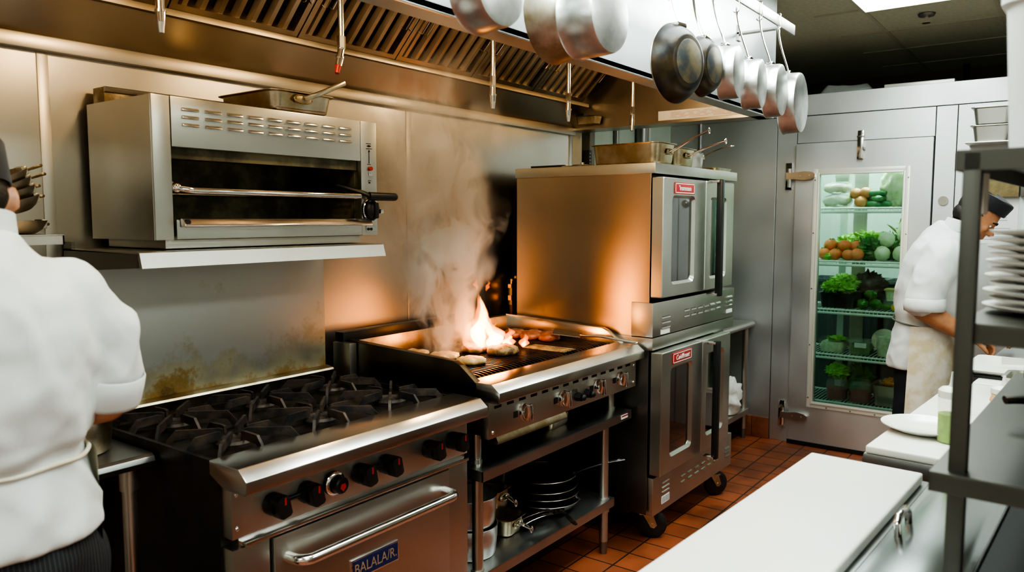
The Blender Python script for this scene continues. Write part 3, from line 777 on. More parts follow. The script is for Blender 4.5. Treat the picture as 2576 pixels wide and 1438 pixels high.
# ------------------------------------------------------------------ salamander on its wall shelf
sh = thing('salamander_shelf', 'heavy stainless wall shelf holding the salamander broiler', 'shelf', (1.53, 2.3, 1.41), world=True)
m = MB(); m.prism([(2.058, 1.458), (2.048, 1.455), (2.036, 1.414), (2.05, 1.414), (2.06, 1.452), (2.492, 1.452), (2.492, 1.458)], 'x', 1.075, 1.975); m.build('shelf_plate', M_STEEL, sh, smooth=False)
for x, lo in ((1.075, 1.372), (1.965, 1.43)):
    m = MB(); m.prism([(2.055, 1.452), (2.062, max(1.414, lo)), (2.30, max(1.4, lo)), (2.46, lo), (2.492, lo), (2.492, 1.478), (2.44, 1.478), (2.44, 1.456)], 'x', x, x+.01); m.build('bracket', M_DARKST, sh, smooth=False)
sa = thing('salamander_broiler', 'wide stainless salamander broiler with an open dark firebox and slotted vents', 'broiler', (1.57, 2.3, 1.458), world=True)
AX0, AX1, AY, AZ0, AZ1 = 1.152, 1.995, 2.1, 1.487, 1.893
m = MB(); m.box(AX0, AX0+.012, AY+.02, 2.47, AZ0, AZ1); m.box(AX1-.012, AX1, AY+.02, 2.47, AZ0, AZ1); m.box(AX0+.0125, AX1-.0125, AY+.021, 2.469, AZ1-.013, AZ1-.001); m.box(AX0+.0125, AX1-.0125, 2.455, 2.469, AZ0+.013, AZ1-.014); m.box(AX0+.0125, AX1-.0125, AY+.021, 2.469, AZ0+.001, AZ0+.012)
m.box(AX0-.002, AX0, AY+.005, AY+.03, AZ0, AZ1)
m.build('casing', M_STEEL, sa, smooth=False)
m = MB(); m.box(1.19, 1.93, AY+.02, 2.45, 1.462, 1.487, bev=.002); m.build('plinth', M_STEEL, sa)
m = MB(); m.box(AX0, 1.206, AY, AY+.03, AZ0, AZ1, bev=.002); m.build('front_post', M_OVENF, sa)
m = MB(); m.box(1.208, 1.918, AY-.002, AY+.03, 1.752, AZ1, bev=.002); hp = m.build('vent_panel', M_OVENF, sa)
for r_ in range(3):
    for k in range(9):
        x = 1.24 + .0725*k; z = 1.86 - .022*r_
        m = MB(); m.prism([(AY-.0025, z-.005), (AY-.010, z-.004), (AY-.0085, z+.001), (AY-.0025, z+.005)], 'x', x, x+.052, bev=.0008); m.build('louvre', M_BULL, hp)
m = MB(); m.box(1.206, 1.918, AY+.02, AY+.03, 1.72, 1.755); m.box(1.206, 1.93, 2.43, 2.45, 1.5, 1.75); m.box(1.206, 1.21, AY+.03, 2.45, 1.5, 1.75); m.box(1.915, 1.92, AY+.03, 2.45, 1.5, 1.75); m.box(1.206, 1.93, AY+.03, 2.45, 1.74, 1.76)
m.build('firebox', plain('sooty_box', (.2,.18,.11), .6, .3, scale=7, col2=(.06,.055,.035)), sa, smooth=False)
m = MB()
for k in range(40): m.cyl((1.225+.0172*k, 2.115, 1.632), (1.225+.0172*k, 2.42, 1.632), .003, seg=6)
m.cyl((1.215, 2.42, 1.63), (1.91, 2.42, 1.63), .006); m.build('rack', M_CHROME, sa)
m = MB(); m.tube([(1.205,2.15,1.664),(1.215,2.12,1.648),(1.232,2.1,1.633),(1.26,2.085,1.629),(1.90,2.085,1.626)], .0105, 12); m.ball((1.222,2.108,1.636), .017, seg=12, rings=8)
m.build('rack_rail', M_CHROME, sa)
m = MB(); m.tube([(1.87,2.18,1.668),(1.915,2.09,1.64),(1.935,2.07,1.628)], .009, 8); m.cyl((1.93,2.07,1.627),(2.03,2.045,1.626), .0155, .0145, seg=14); m.ball((2.03,2.045,1.626), .0145, seg=12, rings=8); m.build('grip_handle', M_BLACK, sa)
m = MB(); m.box(1.212, 1.916, AY-.006, AY+.03, 1.489, 1.545, bev=.002); dt = m.build('drip_drawer', M_OVENF, sa)
m = MB(); m.prism([(AY-.006, 1.549), (AY-.028, 1.548), (AY-.044, 1.53), (AY-.04, 1.524), (AY-.006, 1.524)], 'x', 1.216, 1.935, bev=.002); m.build('drawer_pull', M_BRIGHT, dt)
m = MB(); m.cyl((1.226,AY-.03,1.538),(1.226,AY-.042,1.538),.008); m.build('pull_screw', M_BLACK, dt)
m = MB(); m.box(1.92, AX1, AY-.002, AY+.03, AZ0, AZ1, bev=.002); cpn = m.build('control_panel', M_OVENF, sa)
yy = AY-.0035
m = MB()
for z0, z1, x0, x1 in ((1.815,1.817,1.945,1.968),(1.797,1.799,1.945,1.972),(1.745,1.79,1.9575,1.9592),(1.741,1.743,1.949,1.966),(1.683,1.685,1.952,1.966),(1.674,1.68,1.955,1.962)): m.box(x0,x1,yy,yy+.002,z0,z1)
m.prism([(1.946,1.807),(1.958,1.803),(1.97,1.807),(1.958,1.812)],'y',yy,yy+.002); m.prism([(1.954,1.786),(1.9635,1.788),(1.958,1.794)],'y',yy,yy+.002)
m.build('panel_print', M_BLACK, cpn, smooth=False)
m = MB(); m.cyl((1.961,yy,1.727),(1.961,yy-.008,1.727),.0075); m.build('pilot_lamp', M_REDG, cpn)
m = MB(); m.box(1.954,1.966,yy-.006,yy,1.702,1.714,bev=.002); m.build('igniter', M_CHROME, cpn)
m = MB(); m.lathe([(.0,0),(.036,0),(.038,.008),(.0,.01)], T(1.957,yy,1.578) @ RX(90)); m.ball((1.957,yy-.012,1.578), (.032,.022,.036), seg=18, rings=12); m.box(1.948,1.966,yy-.04,yy-.01,1.548,1.606,bev=.006); kb = m.build('knob', M_BLACK, cpn)
m = MB(); m.lathe([(.036,.002),(.04,.002),(.039,.008),(.036,.009)], T(1.957,yy,1.578) @ RX(90)); m.box(1.984,1.996,yy-.03,yy,1.566,1.582,bev=.002); m.build('knob_ring', M_CHROME, kb)
m = MB(); m.box(1.938,1.982,yy-.0015,yy,1.503,1.521); lb_ = m.build('rating_plate', M_BRIGHT, cpn, smooth=False)
m = MB(); m.cyl((1.947,yy-.001,1.51),(1.947,yy-.004,1.51),.005); m.cyl((1.961,yy-.001,1.51),(1.961,yy-.004,1.51),.005); m.build('screw', M_BLACK, cpn)
m = MB(); m.cyl((1.995,2.3,1.785),(2.075,2.3,1.777),.012,.013); m.ball((2.08,2.3,1.777),.014,seg=10,rings=8); m.build('side_handle', M_HOTEL, sa)
m = MB(); m.box(AX0+.02, AX1-.1, 2.40, 2.47, AZ1, 1.945, bev=.004); m.build('flue_riser', plain('stained_flue', (.5,.42,.28), .5, .6, scale=16, col2=(.2,.14,.07)), sa)
m = MB(); m.tube([(AX0+.02,2.398,1.936),(AX1-.1,2.398,1.936)], .009, 8); m.build('flue_lip', M_DARKST, sa)

# ------------------------------------------------------------------ left wall shelf and left table
ls = thing('wall_shelf', 'stainless wall shelf at the left holding used pans', 'shelf', (.3, 2.35, 1.48), world=True)
m = MB(); shelf(m, -.6, .952, 2.2, 2.49, 1.506, .026); m.build('shelf_plate', M_STEEL, ls)
for x in (-.3, .6):
    m = MB(); m.prism([(2.3,1.50),(2.49,1.50),(2.49,1.36),(2.475,1.36)],'x',x,x+.004); m.build('bracket', M_STEEL, ls, smooth=False)
lt = thing('side_table', 'stainless side table with a rounded front edge left of the range', 'table', (.4, 2.3, 0), world=True)
m = MB(); m.prism([(2.065,.9),(2.46,.9),(2.46,.865),(2.1,.865),(2.075,.858),(2.055,.865),(2.047,.88),(2.053,.893)],'x',-.9,1.096,bev=.001); m.build('tabletop', M_TABLE, lt)
for x,y in ((1.045,2.10),(1.045,2.42),(-.8,2.10),(-.8,2.42)):
    m = MB(); m.cyl((x,y,.0),(x,y,.866),.019,seg=16); m.cyl((x,y,.80),(x,y,.866),.024,seg=16); m.build('leg', M_STEEL, lt)
m = MB(); shelf(m, -.88, 1.08, 2.09, 2.45, .25, .03); m.build('undershelf', M_DARKST, lt)

# ------------------------------------------------------------------ double convection oven
OX0, OX1, OYB, OYF = 3.235, 4.235, 2.37, 1.588
ov = thing('convection_oven', 'double stacked stainless convection oven on black casters', 'oven', (3.73, 1.98, 0), world=True)
m = MB(); m.box(OX0, OX1, 1.66, OYB, .15, 1.79); m.build('body', M_RANGE, ov, smooth=False)
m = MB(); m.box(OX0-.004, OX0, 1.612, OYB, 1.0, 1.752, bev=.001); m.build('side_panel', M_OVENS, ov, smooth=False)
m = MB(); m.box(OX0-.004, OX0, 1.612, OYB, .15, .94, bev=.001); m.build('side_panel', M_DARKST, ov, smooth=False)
m = MB(); m.box(OX0-.012, OX1+.004, OYF, OYB+.005, 1.752, 1.80, bev=.003); m.build('top_cap', M_OVENF, ov)
m = MB(); m.box(OX0-.012, OX1+.004, OYF, 1.70, 1.0, 1.16, bev=.003); m.box(OX0-.006, OX0, 1.7, OYB, .99, 1.0); mid = m.build('middle_panel', M_OVENF, ov)
m = MB(); m.box(OX0-.008, OX1+.004, OYF+.002, OYB, .938, .996, bev=.003); m.build('joining_band', M_OVENF, ov)
m = MB(); m.box(OX0-.012+.03, OX1+.015, OYF, 1.72, .14, .325, bev=.004); base = m.build('base_panel', M_STEEL, ov)
m = MB(); m.box(OX0, OX1, 1.72, OYB, .13, .15); m.build('base_pan', M_DARKST, ov, smooth=False)
def louvres(parent, groups, y):
    for x0, w, z0, n, dz, mt in groups:
        m = MB()
        for k in range(n): m.prism([(y,z0+dz*k),(y-.006,z0+dz*k+.002),(y-.005,z0+dz*k+.008),(y,z0+dz*k+.012)],'x',x0,x0+w)
        m.build('vent_louvre', mt, parent, smooth=False)
louvres(mid, [(3.56+.082*k, .06, 1.06, 2, .028, M_BRIGHT) for k in range(6)] + [(3.31,.09,1.03,3,.024,M_BRIGHT), (4.13,.07,1.06,3,.024,M_BRIGHT)], OYF)
louvres(base, [(3.56+.085*k, .05, .215, 2, .03, M_BULL) for k in range(6)] + [(3.345,.08,.225,3,.022,M_BULL), (4.15,.06,.2,3,.022,M_BULL)], OYF)
m = MB(); m.box(3.305,3.40,OYF-.002,OYF,1.005,1.028); m.build('data_label', M_WHITE, mid, smooth=False)
m = MB(); m.box(4.125,4.205,OYF-.002,OYF,1.026,1.045); m.build('data_label', M_WHITE, mid, smooth=False)
m = MB(); m.box(3.345,3.43,OYF-.002,OYF,.175,.212); dl = m.build('data_label', M_WHITE, base, smooth=False)
m = MB()
for k in range(7): m.box(3.35+.011*k, 3.355+.011*k, OYF-.003, OYF-.002, .18, .207)
m.build('print', M_INK, dl, smooth=False)
def rrect(cx, cz, hx, hz, r, n=6):
    o = []
    for qx, qz, a0 in ((1,1,0),(-1,1,90),(-1,-1,180),(1,-1,270)):
        for k in range(n+1):
            a = math.radians(a0+90*k/n); o.append((cx+qx*(hx-r)+r*math.cos(a), cz+qz*(hz-r)+r*math.sin(a)))
    return o
def oven_door(x0, x1, z0, z1, wx0, wx1, wz0, wz1, brand, sticker):
    y0, y1 = 1.545, 1.60
    d = None
    m = MB(); n = 7*4
    cx, cz = (wx0+wx1)/2, (wz0+wz1)/2; inner = rrect(cx, cz, (wx1-wx0)/2, (wz1-wz0)/2, .03)
    ox, oz = (x0+x1)/2, (z0+z1)/2; outer = rrect(ox, oz, (x1-x0)/2, (z1-z0)/2, .006)
    inner2 = rrect(cx, cz, (wx1-wx0)/2-.012, (wz1-wz0)/2-.012, .024)
    outer_b = rrect(ox, oz, (x1-x0)/2, (z1-z0)/2, .006); outer_f = rrect(ox, oz, (x1-x0)/2-.004, (z1-z0)/2-.004, .006)
    R = lambda P, y: [V((u, y, w)) for u, w in P]
    m.ring_loft([R(outer_b, y1), R(outer_b, y0+.004), R(outer_f, y0), R(inner, y0), R(inner2, y0+.014), R(inner2, y1)], False, False)
    d = m.build('oven_door', M_OVENF, ov, angle=30)
    m = MB(); m.ring_loft([R(inner2, y0+.016), R(inner2, y0+.02)]); m.build('door_window', M_OVENGL, d, smooth=False)
    m = MB(); m.ring_loft([R(inner2, y1-.004), R(inner2, y1-.001)]); m.build('window_backing', M_OVENIN, d, smooth=False)
    return d

d1 = oven_door(3.222, 3.70, 1.185, 1.735, 3.315, 3.575, 1.24, 1.655, None, None)
d2 = oven_door(3.708, 4.085, 1.185, 1.735, 3.76, 3.985, 1.24, 1.655, None, None)
d3 = oven_door(3.235, 3.70, .345, .93, 3.33, 3.585, .415, .85, None, None)
d4 = oven_door(3.708, 4.085, .345, .93, 3.76, 3.995, .42, .86, None, None)
def badge(d, x0, x1, z0, z1, body, shear):
    m = MB(); m.box(x0, x1, 1.541, 1.5455, z0, z1, bev=.001); b = m.build('badge', M_REDG, d)
    m = MB(); w = .0035; y0, y1 = 1.5402, 1.5415
    m.box(x0+.004,x1-.004,y0,y1,z1-.004-w,z1-.004); m.box(x0+.004,x1-.004,y0,y1,z0+.004,z0+.004+w); m.box(x0+.004,x0+.004+w,y0,y1,z0+.004,z1-.004); m.box(x1-.004-w,x1-.004,y0,y1,z0+.004,z1-.004)
    m.build('badge_border', M_WHITE, b, smooth=False)
    text(body, .034, M_WHITE, b, T((x0+x1)/2,1.540,(z0+z1)/2) @ RX(90), shear=shear, xs=1.02)
badge(d1, 3.335, 3.555, 1.662, 1.715, "'Insmnaun", 0.0); badge(d3, 3.345, 3.56, .862, .915, 'Cuidlfmaut', .35)
def bar(d, x, z0, z1):
    m = MB(); m.box(x-.018, x+.018, 1.478, 1.508, z0, z1, bev=.006); h = m.build('door_handle', M_BLACKM, d)
    for z in (z0+.004, z1-.016): m = MB(); m.box(x-.03, x+.014, 1.49, 1.546, z, z+.012, bev=.002); m.build('handle_mount', M_BRIGHT, h)
bar(d2, 3.765, 1.155, 1.742); bar(d4, 3.765, .31, .925)
for z0, z1, kz in ((1.19, 1.73, 1.50), (.345, .925, .775)):
    m = MB(); m.box(4.09, OX1, 1.645, 1.662, z0, z1, bev=.003); c = m.build('control_panel', M_OVENF, ov)
    m = MB(); m.box(4.087, 4.099, 1.56, 1.646, z0+.01, z1-.02); m.build('red_strip', M_RED, c, smooth=False)
    m = MB()
    for k in range(9):
        z = z0+.06+.05*k
        if z < z1-.06: m.box(4.089, 4.097, 1.5585, 1.56, z, z+.016)
    m.build('strip_print', M_WHITE, c, smooth=False)
    m = MB(); m.cyl((4.14,1.645,kz),(4.14,1.60,kz),.026,.022,seg=16); m.box(4.132,4.148,1.582,1.604,kz-.024,kz+.024,bev=.003); m.build('knob', M_BLACK, c)
def caster(x, y, yaw):
    A = T(x, y, 0) @ RZ(yaw); m = MB()
    m.lathe([(.012,-.022),(.04,-.022),(.055,-.02),(.068,-.012),(.07,0),(.068,.012),(.055,.02),(.04,.022),(.012,.022)], A @ T(.03,0,.07) @ RX(90), seg=28, cap0=True, cap1=True)
    c = m.build('caster_wheel', M_RUBBER, ov)
    m = MB()
    for s in (-1, 1):
        m.prism([(-.02,.128),(.03,.128),(.05,.07),(.036,.055),(.02,.06)],'y',s*.028-.002,s*.028+.002,M=A)
    m.box(-.035,.04,-.035,.035,.122,.13,M=A); m.cyl(A @ V((.03,-.034,.07)), A @ V((.03,.034,.07)), .01, seg=10); m.cyl(A @ V((0,0,.13)), A @ V((0,0,.15)), .016); m.build('fork', M_HOTEL, c)
caster(3.33, 1.66, -60); caster(4.06, 1.63, -35); caster(3.33, 2.28, 20); caster(4.14, 2.28, -20)
# gas valve behind the oven
t = thing('gas_valve', 'brass gas valve on an upright pipe between grill and oven', 'valve', (3.30, 2.455, 0), world=True)
m = MB(); m.cyl((3.30,2.455,.0),(3.30,2.455,1.1),.013,seg=12); m.build('gas_pipe', plain('rusty_pipe',(.22,.1,.05),.5,.7), t)
m = MB(); m.cyl((3.30,2.455,1.09),(3.30,2.455,1.2),.017,seg=8); m.cyl((3.30,2.455,1.115),(3.30,2.455,1.14),.021,seg=6); m.cyl((3.30,2.455,1.18),(3.30,2.455,1.2),.021,seg=6); m.build('valve_body', M_BRASS, t)
m = MB(); m.box(3.296,3.345,2.445,2.462,1.215,1.228,bev=.003); m.cyl((3.30,2.455,1.2),(3.30,2.455,1.225),.008); m.ball((3.335,2.453,1.232),.014,seg=8,rings=6); m.build('valve_handle', M_BRASS, t)
# small work table right of the oven
wt = thing('work_table', 'narrow stainless work table between the oven and the cooler wall', 'table', (4.85, 2.1, 0), world=True)
m = MB(); m.prism([(1.87,.83),(2.45,.83),(2.45,.8),(1.9,.8),(1.87,.785),(1.85,.795),(1.846,.81),(1.853,.825)],'x',4.36,5.35,bev=.001); m.build('tabletop', M_STEEL, wt)
m = MB(); shelf(m, 4.38, 5.31, 1.86, 2.44, .215, .035); m.build('undershelf', M_STEEL, wt)
for x in (4.42, 5.29):
    for y in (1.895, 2.4):
        m = MB(); m.cyl((x,y,.07),(x,y,.8),.019,seg=16); l = m.build('leg', M_STEEL, wt)
        m = MB(); m.cyl((x,y,0),(x,y,.08),.015,.018,seg=14); m.build('foot', M_DARKST, l)
m = MB(); m.box(4.86,5.16,1.95,2.2,.83,.985,bev=.006); o = m.build('storage_box', M_STEEL); tag(o, 'grey metal box standing on the narrow table behind the oven', 'box')
def towel(name, x, y, z, sx, sy, sz, seed, lb):
    m = MB(); m.ball((0,0,0),(1,1,1),seg=44,rings=30)
    def f(p):
        n = p.normalized(); k = noise.noise(n*2.1+V((seed,0,0)))*.35 + (1-abs(noise.noise(n*4.3+V((seed*2,3,1)))))*.28 + noise.noise(n*9)*.1
        q = n*(.72+k); return V((x+q.x*sx, y+q.y*sy, z+max(q.z,-.62)*sz))
    m.jitter(f); o = m.build(name, M_TOWEL, angle=180); tag(o, lb, 'towel'); return o
towel('crumpled_towel', 5.06, 1.95, .318, .16, .11, .155, 3, 'crumpled white towel on the lower shelf of the narrow table')
m = MB(); m.lathe([(.11,.0),(.13,.03),(.128,.03),(.108,.004)], T(4.78,2.0,.216)); o = m.build('dark_pan', M_PANBLK); tag(o, 'dark shallow pan beside the towel on the lower shelf', 'pan')
m = MB(); m.box(4.75,4.76,1.99,2.21,.217,.52); o = m.build('tray', M_STEEL); tag(o, 'upright grey tray leaning behind the crumpled towel', 'tray')
# ------------------------------------------------------------------ pans: built upright, handle towards +X
def strip(m, pts, w, t, n=8):
    """flat handle: elliptical section, wide across Y"""
    pts = [V(p) for p in pts]; ws = w if isinstance(w, (list, tuple)) else [w]*len(pts); rings = []
    for i, p in enumerate(pts):
        d = (pts[min(i+1, len(pts)-1)]-pts[max(i-1, 0)]).normalized(); s = V((0,1,0)); u = d.cross(s).normalized()
        rings.append([p + s*ws[i]/2*math.cos(2*PI*k/n) + u*t/2*math.sin(2*PI*k/n) for k in range(n)])
    m.ring_loft(rings)
def pan(name, label, cat, loc, rot, rb, rr, h, hl, rise, mb, mh, group=None, mbase=None, curve=.03, hw=.024, flare=True):
    t = thing(name, label, cat, loc, rot, group)
    m = MB(); e = .0028
    if flare: side = [(rb-.006, 0), (rb, .002), (rb+(rr-rb)*.45, h*.3), (rb+(rr-rb)*.8, h*.68), (rr, h)]
    else: side = [(rb-.012, 0), (rb-.003, .003), (rb, .012), (rr-.001, h*.6), (rr, h-.004), (rr+.003, h)]
    m.lathe([(.0, 0)] + side + [(side[-1][0]-e, h)] + [(r-e, z+e) for r, z in reversed(side[:-1])] + [(.0, e)], seg=44)
    m.build('body', mb, t, angle=50)
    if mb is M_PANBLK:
        m = MB(); m.tube([(side[-1][0]*math.cos(2*PI*k/56)-e*.5*math.cos(2*PI*k/56), (side[-1][0]-e*.5)*math.sin(2*PI*k/56), h) for k in range(56)], .0021, 6, closed=True); m.build('rim', M_RIMGLINT, t)
    if mbase:
        m = MB(); m.lathe([(.0,-.0012),(rb*.78,-.0012),(rb*.8,-.0004),(rb*.8,.001)], seg=40); b = m.build('base_disc', mbase, t)
    m = MB(); z0 = h*.7 if flare else h*.78
    x0 = rr - (.012 if flare else .002)
    P = bez((x0, 0, z0), (x0+hl*.25, 0, z0+curve), (x0+hl*.55, 0, z0+rise*.9), (x0+hl, 0, z0+rise), 12)
    ws = [hw*1.3, hw*1.05] + [hw*.8]*3 + [hw*.85]*3 + [hw]*4 + [hw*.6]
    strip(m, P, ws, .007)
    m.box(x0-.004, x0+.01, -.024, .024, z0-.012, z0+.014, bev=.003)
    hd = m.build('handle', mh, t)
    m = MB(); q = P[-2]; dd = (P[-1]-P[-3]).normalized(); u = dd.cross(V((0,1,0)))
    for s in (-1, 1): m.ball((x0+.006, s*.014, z0), (.006,.005,.005), seg=8, rings=6)
    m.build('rivet', mh, hd)
    m = MB(); m.tube([q + (dd*math.cos(a)*.011 + V((0,1,0))*math.sin(a)*.0055) + u*0 for a in [2*PI*k/14 for k in range(14)]], .0045, 6, closed=True); m.build('hanging_loop', mh, hd)
    return t, (P[-2], x0, z0)
# hanging rail with hooks
rail = thing('pot_rail', 'flat steel pot rail fixed in front of the exhaust hood', 'rail', (2.2, 1.1, 2.36), world=True)
m = MB(); m.box(.75, 3.585, 1.096, 1.104, 2.358, 2.402, bev=.001); m.build('flat_bar', M_STEEL, rail)
for x in (.8, 2.0, 2.66, 3.55):
    m = MB(); m.box(x-.018, x+.018, 1.1, 1.345, 2.388, 2.396); m.box(x-.018, x+.018, 1.332, 1.34, 2.36, 2.43); m.build('wall_bracket', M_STEEL, rail, smooth=False)
HM = Matrix(((0,1,0,0),(0,0,1,0),(1,0,0,0),(0,0,0,1)))   # local x -> up, local z (rim) -> towards the hood
hang = [ # name, label, cat, disc x, disc z, rb, rr, h, hl, rise, body, handle, base, flare, yaw
 ('frying_pan', 'large blackened frying pan hanging from the rail, worn brown patches', 'pan', 2.278, 2.03, .084, .123, .056, .17, .05, M_PANBLK, M_CHROME, M_PANBASE, True, -10),
 ('frying_pan', 'smaller black frying pan with a brown spot hanging behind the large one', 'pan', 2.485, 2.05, .072, .099, .05, .2, .05, M_PANBLK, M_CHROME, M_PANBASE, True, -2),
 ('saucepan', 'aluminium saucepan hanging right next to the two black pans', 'saucepan', 2.675, 2.056, .090, .092, .065, .19, .05, M_ALU, M_CHROME, None, False, 8),
 ('saucepan', 'steel saucepan hanging second after the black pans', 'saucepan', 2.906, 2.047, .09, .092, .068, .2, .05, M_ALU, M_CHROME, None, False, 8),
 ('saucepan', 'shallow aluminium saucepan hanging next to the largest end saucepan', 'saucepan', 3.15, 2.055, .102, .104, .062, .2, .05, M_ALU, M_CHROME, None, False, 5),
 ('saucepan', 'largest aluminium saucepan hanging lowest at the end of the rail', 'saucepan', 3.378, 2.032, .124, .126, .072, .21, .05, M_ALU, M_CHROME, None, False, 3)]
hookm = None
def hook(x, zb, lb):
    t = MB(); y = 1.1
    pts = arc((x,y,2.402), .0085, 0, 180, 8, (0,1,0), (0,0,1))
    pts = [V((x,y+.0085,2.385))] + pts + [V((x,y-.0085,2.36)), V((x,y-.0085,zb+.02))] + arc((x,y+.003,zb+.012), .0115, 180, 350, 8, (0,1,0), (0,0,1))
    t.tube(pts, .0024, 7); o = t.build('pot_hook', M_CHROME); tag(o, lb, 'hook', 'hooks on the pot rail')
names = ['large blackened frying pan', 'smaller black frying pan', 'first saucepan after the black pans', 'second saucepan after the black pans', 'shallow saucepan beside the end one', 'largest saucepan at the rail end']
for (nm, lb, ct, dx, dz, rb, rr, h, hl, rise, mb_, mh_, mbs, fl, yw), hn in zip(hang, names):
    R = RZ(yw) @ HM
    D = R @ V((0,0,0))
    loc = V((dx, 1.02, dz))
    t, (q, x0, z0) = pan(nm, lb, ct, loc, R, rb, rr, h, hl, rise, mb_, mh_, 'pans hanging from the rail', mbs, .03 if fl else .012, flare=fl)
    # slide so that the handle loop sits under the rail
    w = R @ q; t.location = loc + V((0, 1.1-.0 - (loc.y + w.y), 0))
    hp_ = t.location + w
    hook(hp_.x, hp_.z, 'wire hook holding the ' + hn)
for dx, dz, rb, h, rise, lb in ((1.723, 2.049, .092, .1, .05, 'deep aluminium pot hanging foremost in front of the hood'), (1.765, 2.085, .122, .10, -.055, 'wide dented aluminium pot hanging behind the deep pot'), (1.305, 2.023, .08, .075, .05, 'aluminium pot hanging at the upper edge before the hood')):
    R = RZ(-1) @ HM; wide = rise < 0
    t, (q, x0, z0) = pan('stock_pot', lb, 'pot', (dx, 1.0, dz), R, rb-.03 if wide else rb, rb+.004, h, .24 if wide else .2, rise, M_ALUW if wide else M_ALU, M_CHROME, 'pots hanging from the rail', None, .0 if wide else .012, flare=wide)
    w = R @ q; t.location = V((dx, (1.082 if wide else 1.1 - w.y), dz)); hp_ = t.location + w
    hook(hp_.x, min(hp_.z, 2.37), 'wire hook holding the ' + lb.split(' hanging')[0])
# ---- rectangular roasting pans
def hotel_pan(name, label, loc, rot, lx, ly, h, mat, group=None, handle=0, hh=.12, hx=0.0):
    t = thing(name, label, 'pan', loc, rot, group)
    m = MB(); a, b = lx/2, ly/2; k = .014
    m.rloft([(a-k-.012,b-k-.012,.03,.0),(a-k-.002,b-k-.002,.034,.006),(a-k,b-k,.036,.014),(a-.006,b-.006,.04,h-.003),(a+.006,b+.006,.046,h),(a+.006,b+.006,.046,h+.002),(a-.008,b-.008,.038,h+.001),(a-k-.002,b-k-.002,.034,.016),(a-k-.014,b-k-.014,.03,.004)], cap0=True, cap1=True)
    m.build('body', mat, t, angle=50)
    if handle:
        m = MB(); y = -b+.004
        m.tube([V((hx+.034*math.cos(q)*1.0+0, y-.001, h*.62+.013*math.sin(q))) for q in [2*PI*i/20 for i in range(20)]], .0028, 6, closed=True)
        for s in (-1, 1): m.ball((hx+s*.02, y-.001, h*.62), (.011,.005,.010), seg=12, rings=8)
        pl_ = m.build('rivet_plate', mat, t)
        for s in (-1, 1):
            m = MB(); L = handle
            m.tube(bez((hx+s*.012, y-.003, h*.62), (hx+s*.012, y-.03, h*.7), (hx+s*.009, y-L*.5, h*.7+hh*.55), (hx+s*.003, y-L, h*.62+hh), 10), .0032, 7); m.build('handle_rod', M_CHROME, t)
        m = MB(); m.tube([V((hx+.009*math.cos(q), y-L-.002+.0*math.sin(q), h*.62+hh+.012*math.sin(q))) for q in [2*PI*i/12 for i in range(12)]], .0034, 6, closed=True); m.build('handle_eye', M_CHROME, t)
    return t
p1 = hotel_pan('roasting_pan', 'tarnished rectangular pan with one long handle on top of the salamander', (1.665, 2.23, 1.8935), None, .262, .31, .06, M_HOTEL)
m = MB(); y = -.156
m.tube([V((-.012+.036*math.cos(q), y, .04+.013*math.sin(q))) for q in [2*PI*i/20 for i in range(20)]], .0028, 6, closed=True)
m.box(-.042, .02, y-.002, y+.008, .03, .05, bev=.003); m.build('rivet_plate', M_HOTEL, p1)
m = MB(); strip(m, bez((-.012,y-.002,.042),(.015,y-.03,.052),(.06,y-.035,.075),(.13,y-.04,.108),10), [.012]*3+[.014]*7+[.009], .017); m.build('handle', M_HOTEL, p1)
# pans on the oven
hotel_pan('roasting_pan', 'larger tarnished rectangular pan with wire handles standing on the oven corner', (3.395, 1.79, 1.8005), None, .215, .37, .098, M_HOTEL, 'pans on top of the oven', .19, .085, .02)
hotel_pan('roasting_pan', 'second rectangular pan with wire handles pushed against the first on the oven', (3.63, 1.785, 1.8005), None, .215, .36, .088, M_HOTEL, 'pans on top of the oven', .19, .06, -.01)
pan('saucepan', 'small shiny saucepan on the oven top behind the rectangular pans', 'saucepan', (3.90, 1.73, 1.8005), RZ(-40), .072, .076, .09, .19, .065, M_ALU, M_HOTEL, None, None, .02, .014, False)
m = MB(); m.rloft([(.11,.06,.02,1.8005),(.12,.066,.024,1.812),(.12,.066,.024,1.815),(.1,.055,.02,1.806)], T(4.06,1.66,0), cap1=True); o = m.build('baking_tray', M_HOTEL); tag(o, 'small shallow baking tray lying on the front right of the oven top', 'tray')
t = thing('turner', 'metal turner with a dark grip lying on the oven top near the wall', 'utensil', (3.3, 2.2, 1.8005), world=True)
m = MB(); m.box(3.255,3.275,2.10,2.30,1.8025,1.812,bev=.003); m.build('grip', M_BLACK, t)
m = MB(); m.box(3.25,3.28,1.94,2.11,1.8015,1.806,bev=.001); m.build('blade', M_HOTEL, t)
for i, (x, y, mt, lb) in enumerate(((3.30, 2.02, M_ALU, 'flat aluminium lid lying on the oven top behind the roasting pan'),)):
    m = MB(); m.lathe([(.0,1.8045),(.05,1.8045),(.055,1.8005),(.057,1.803),(.05,1.81),(.0,1.811)], T(x,y,0)); m.cyl((x,y,1.81),(x,y,1.822),.01); o = m.build('pan_lid', mt); tag(o, lb, 'lid')
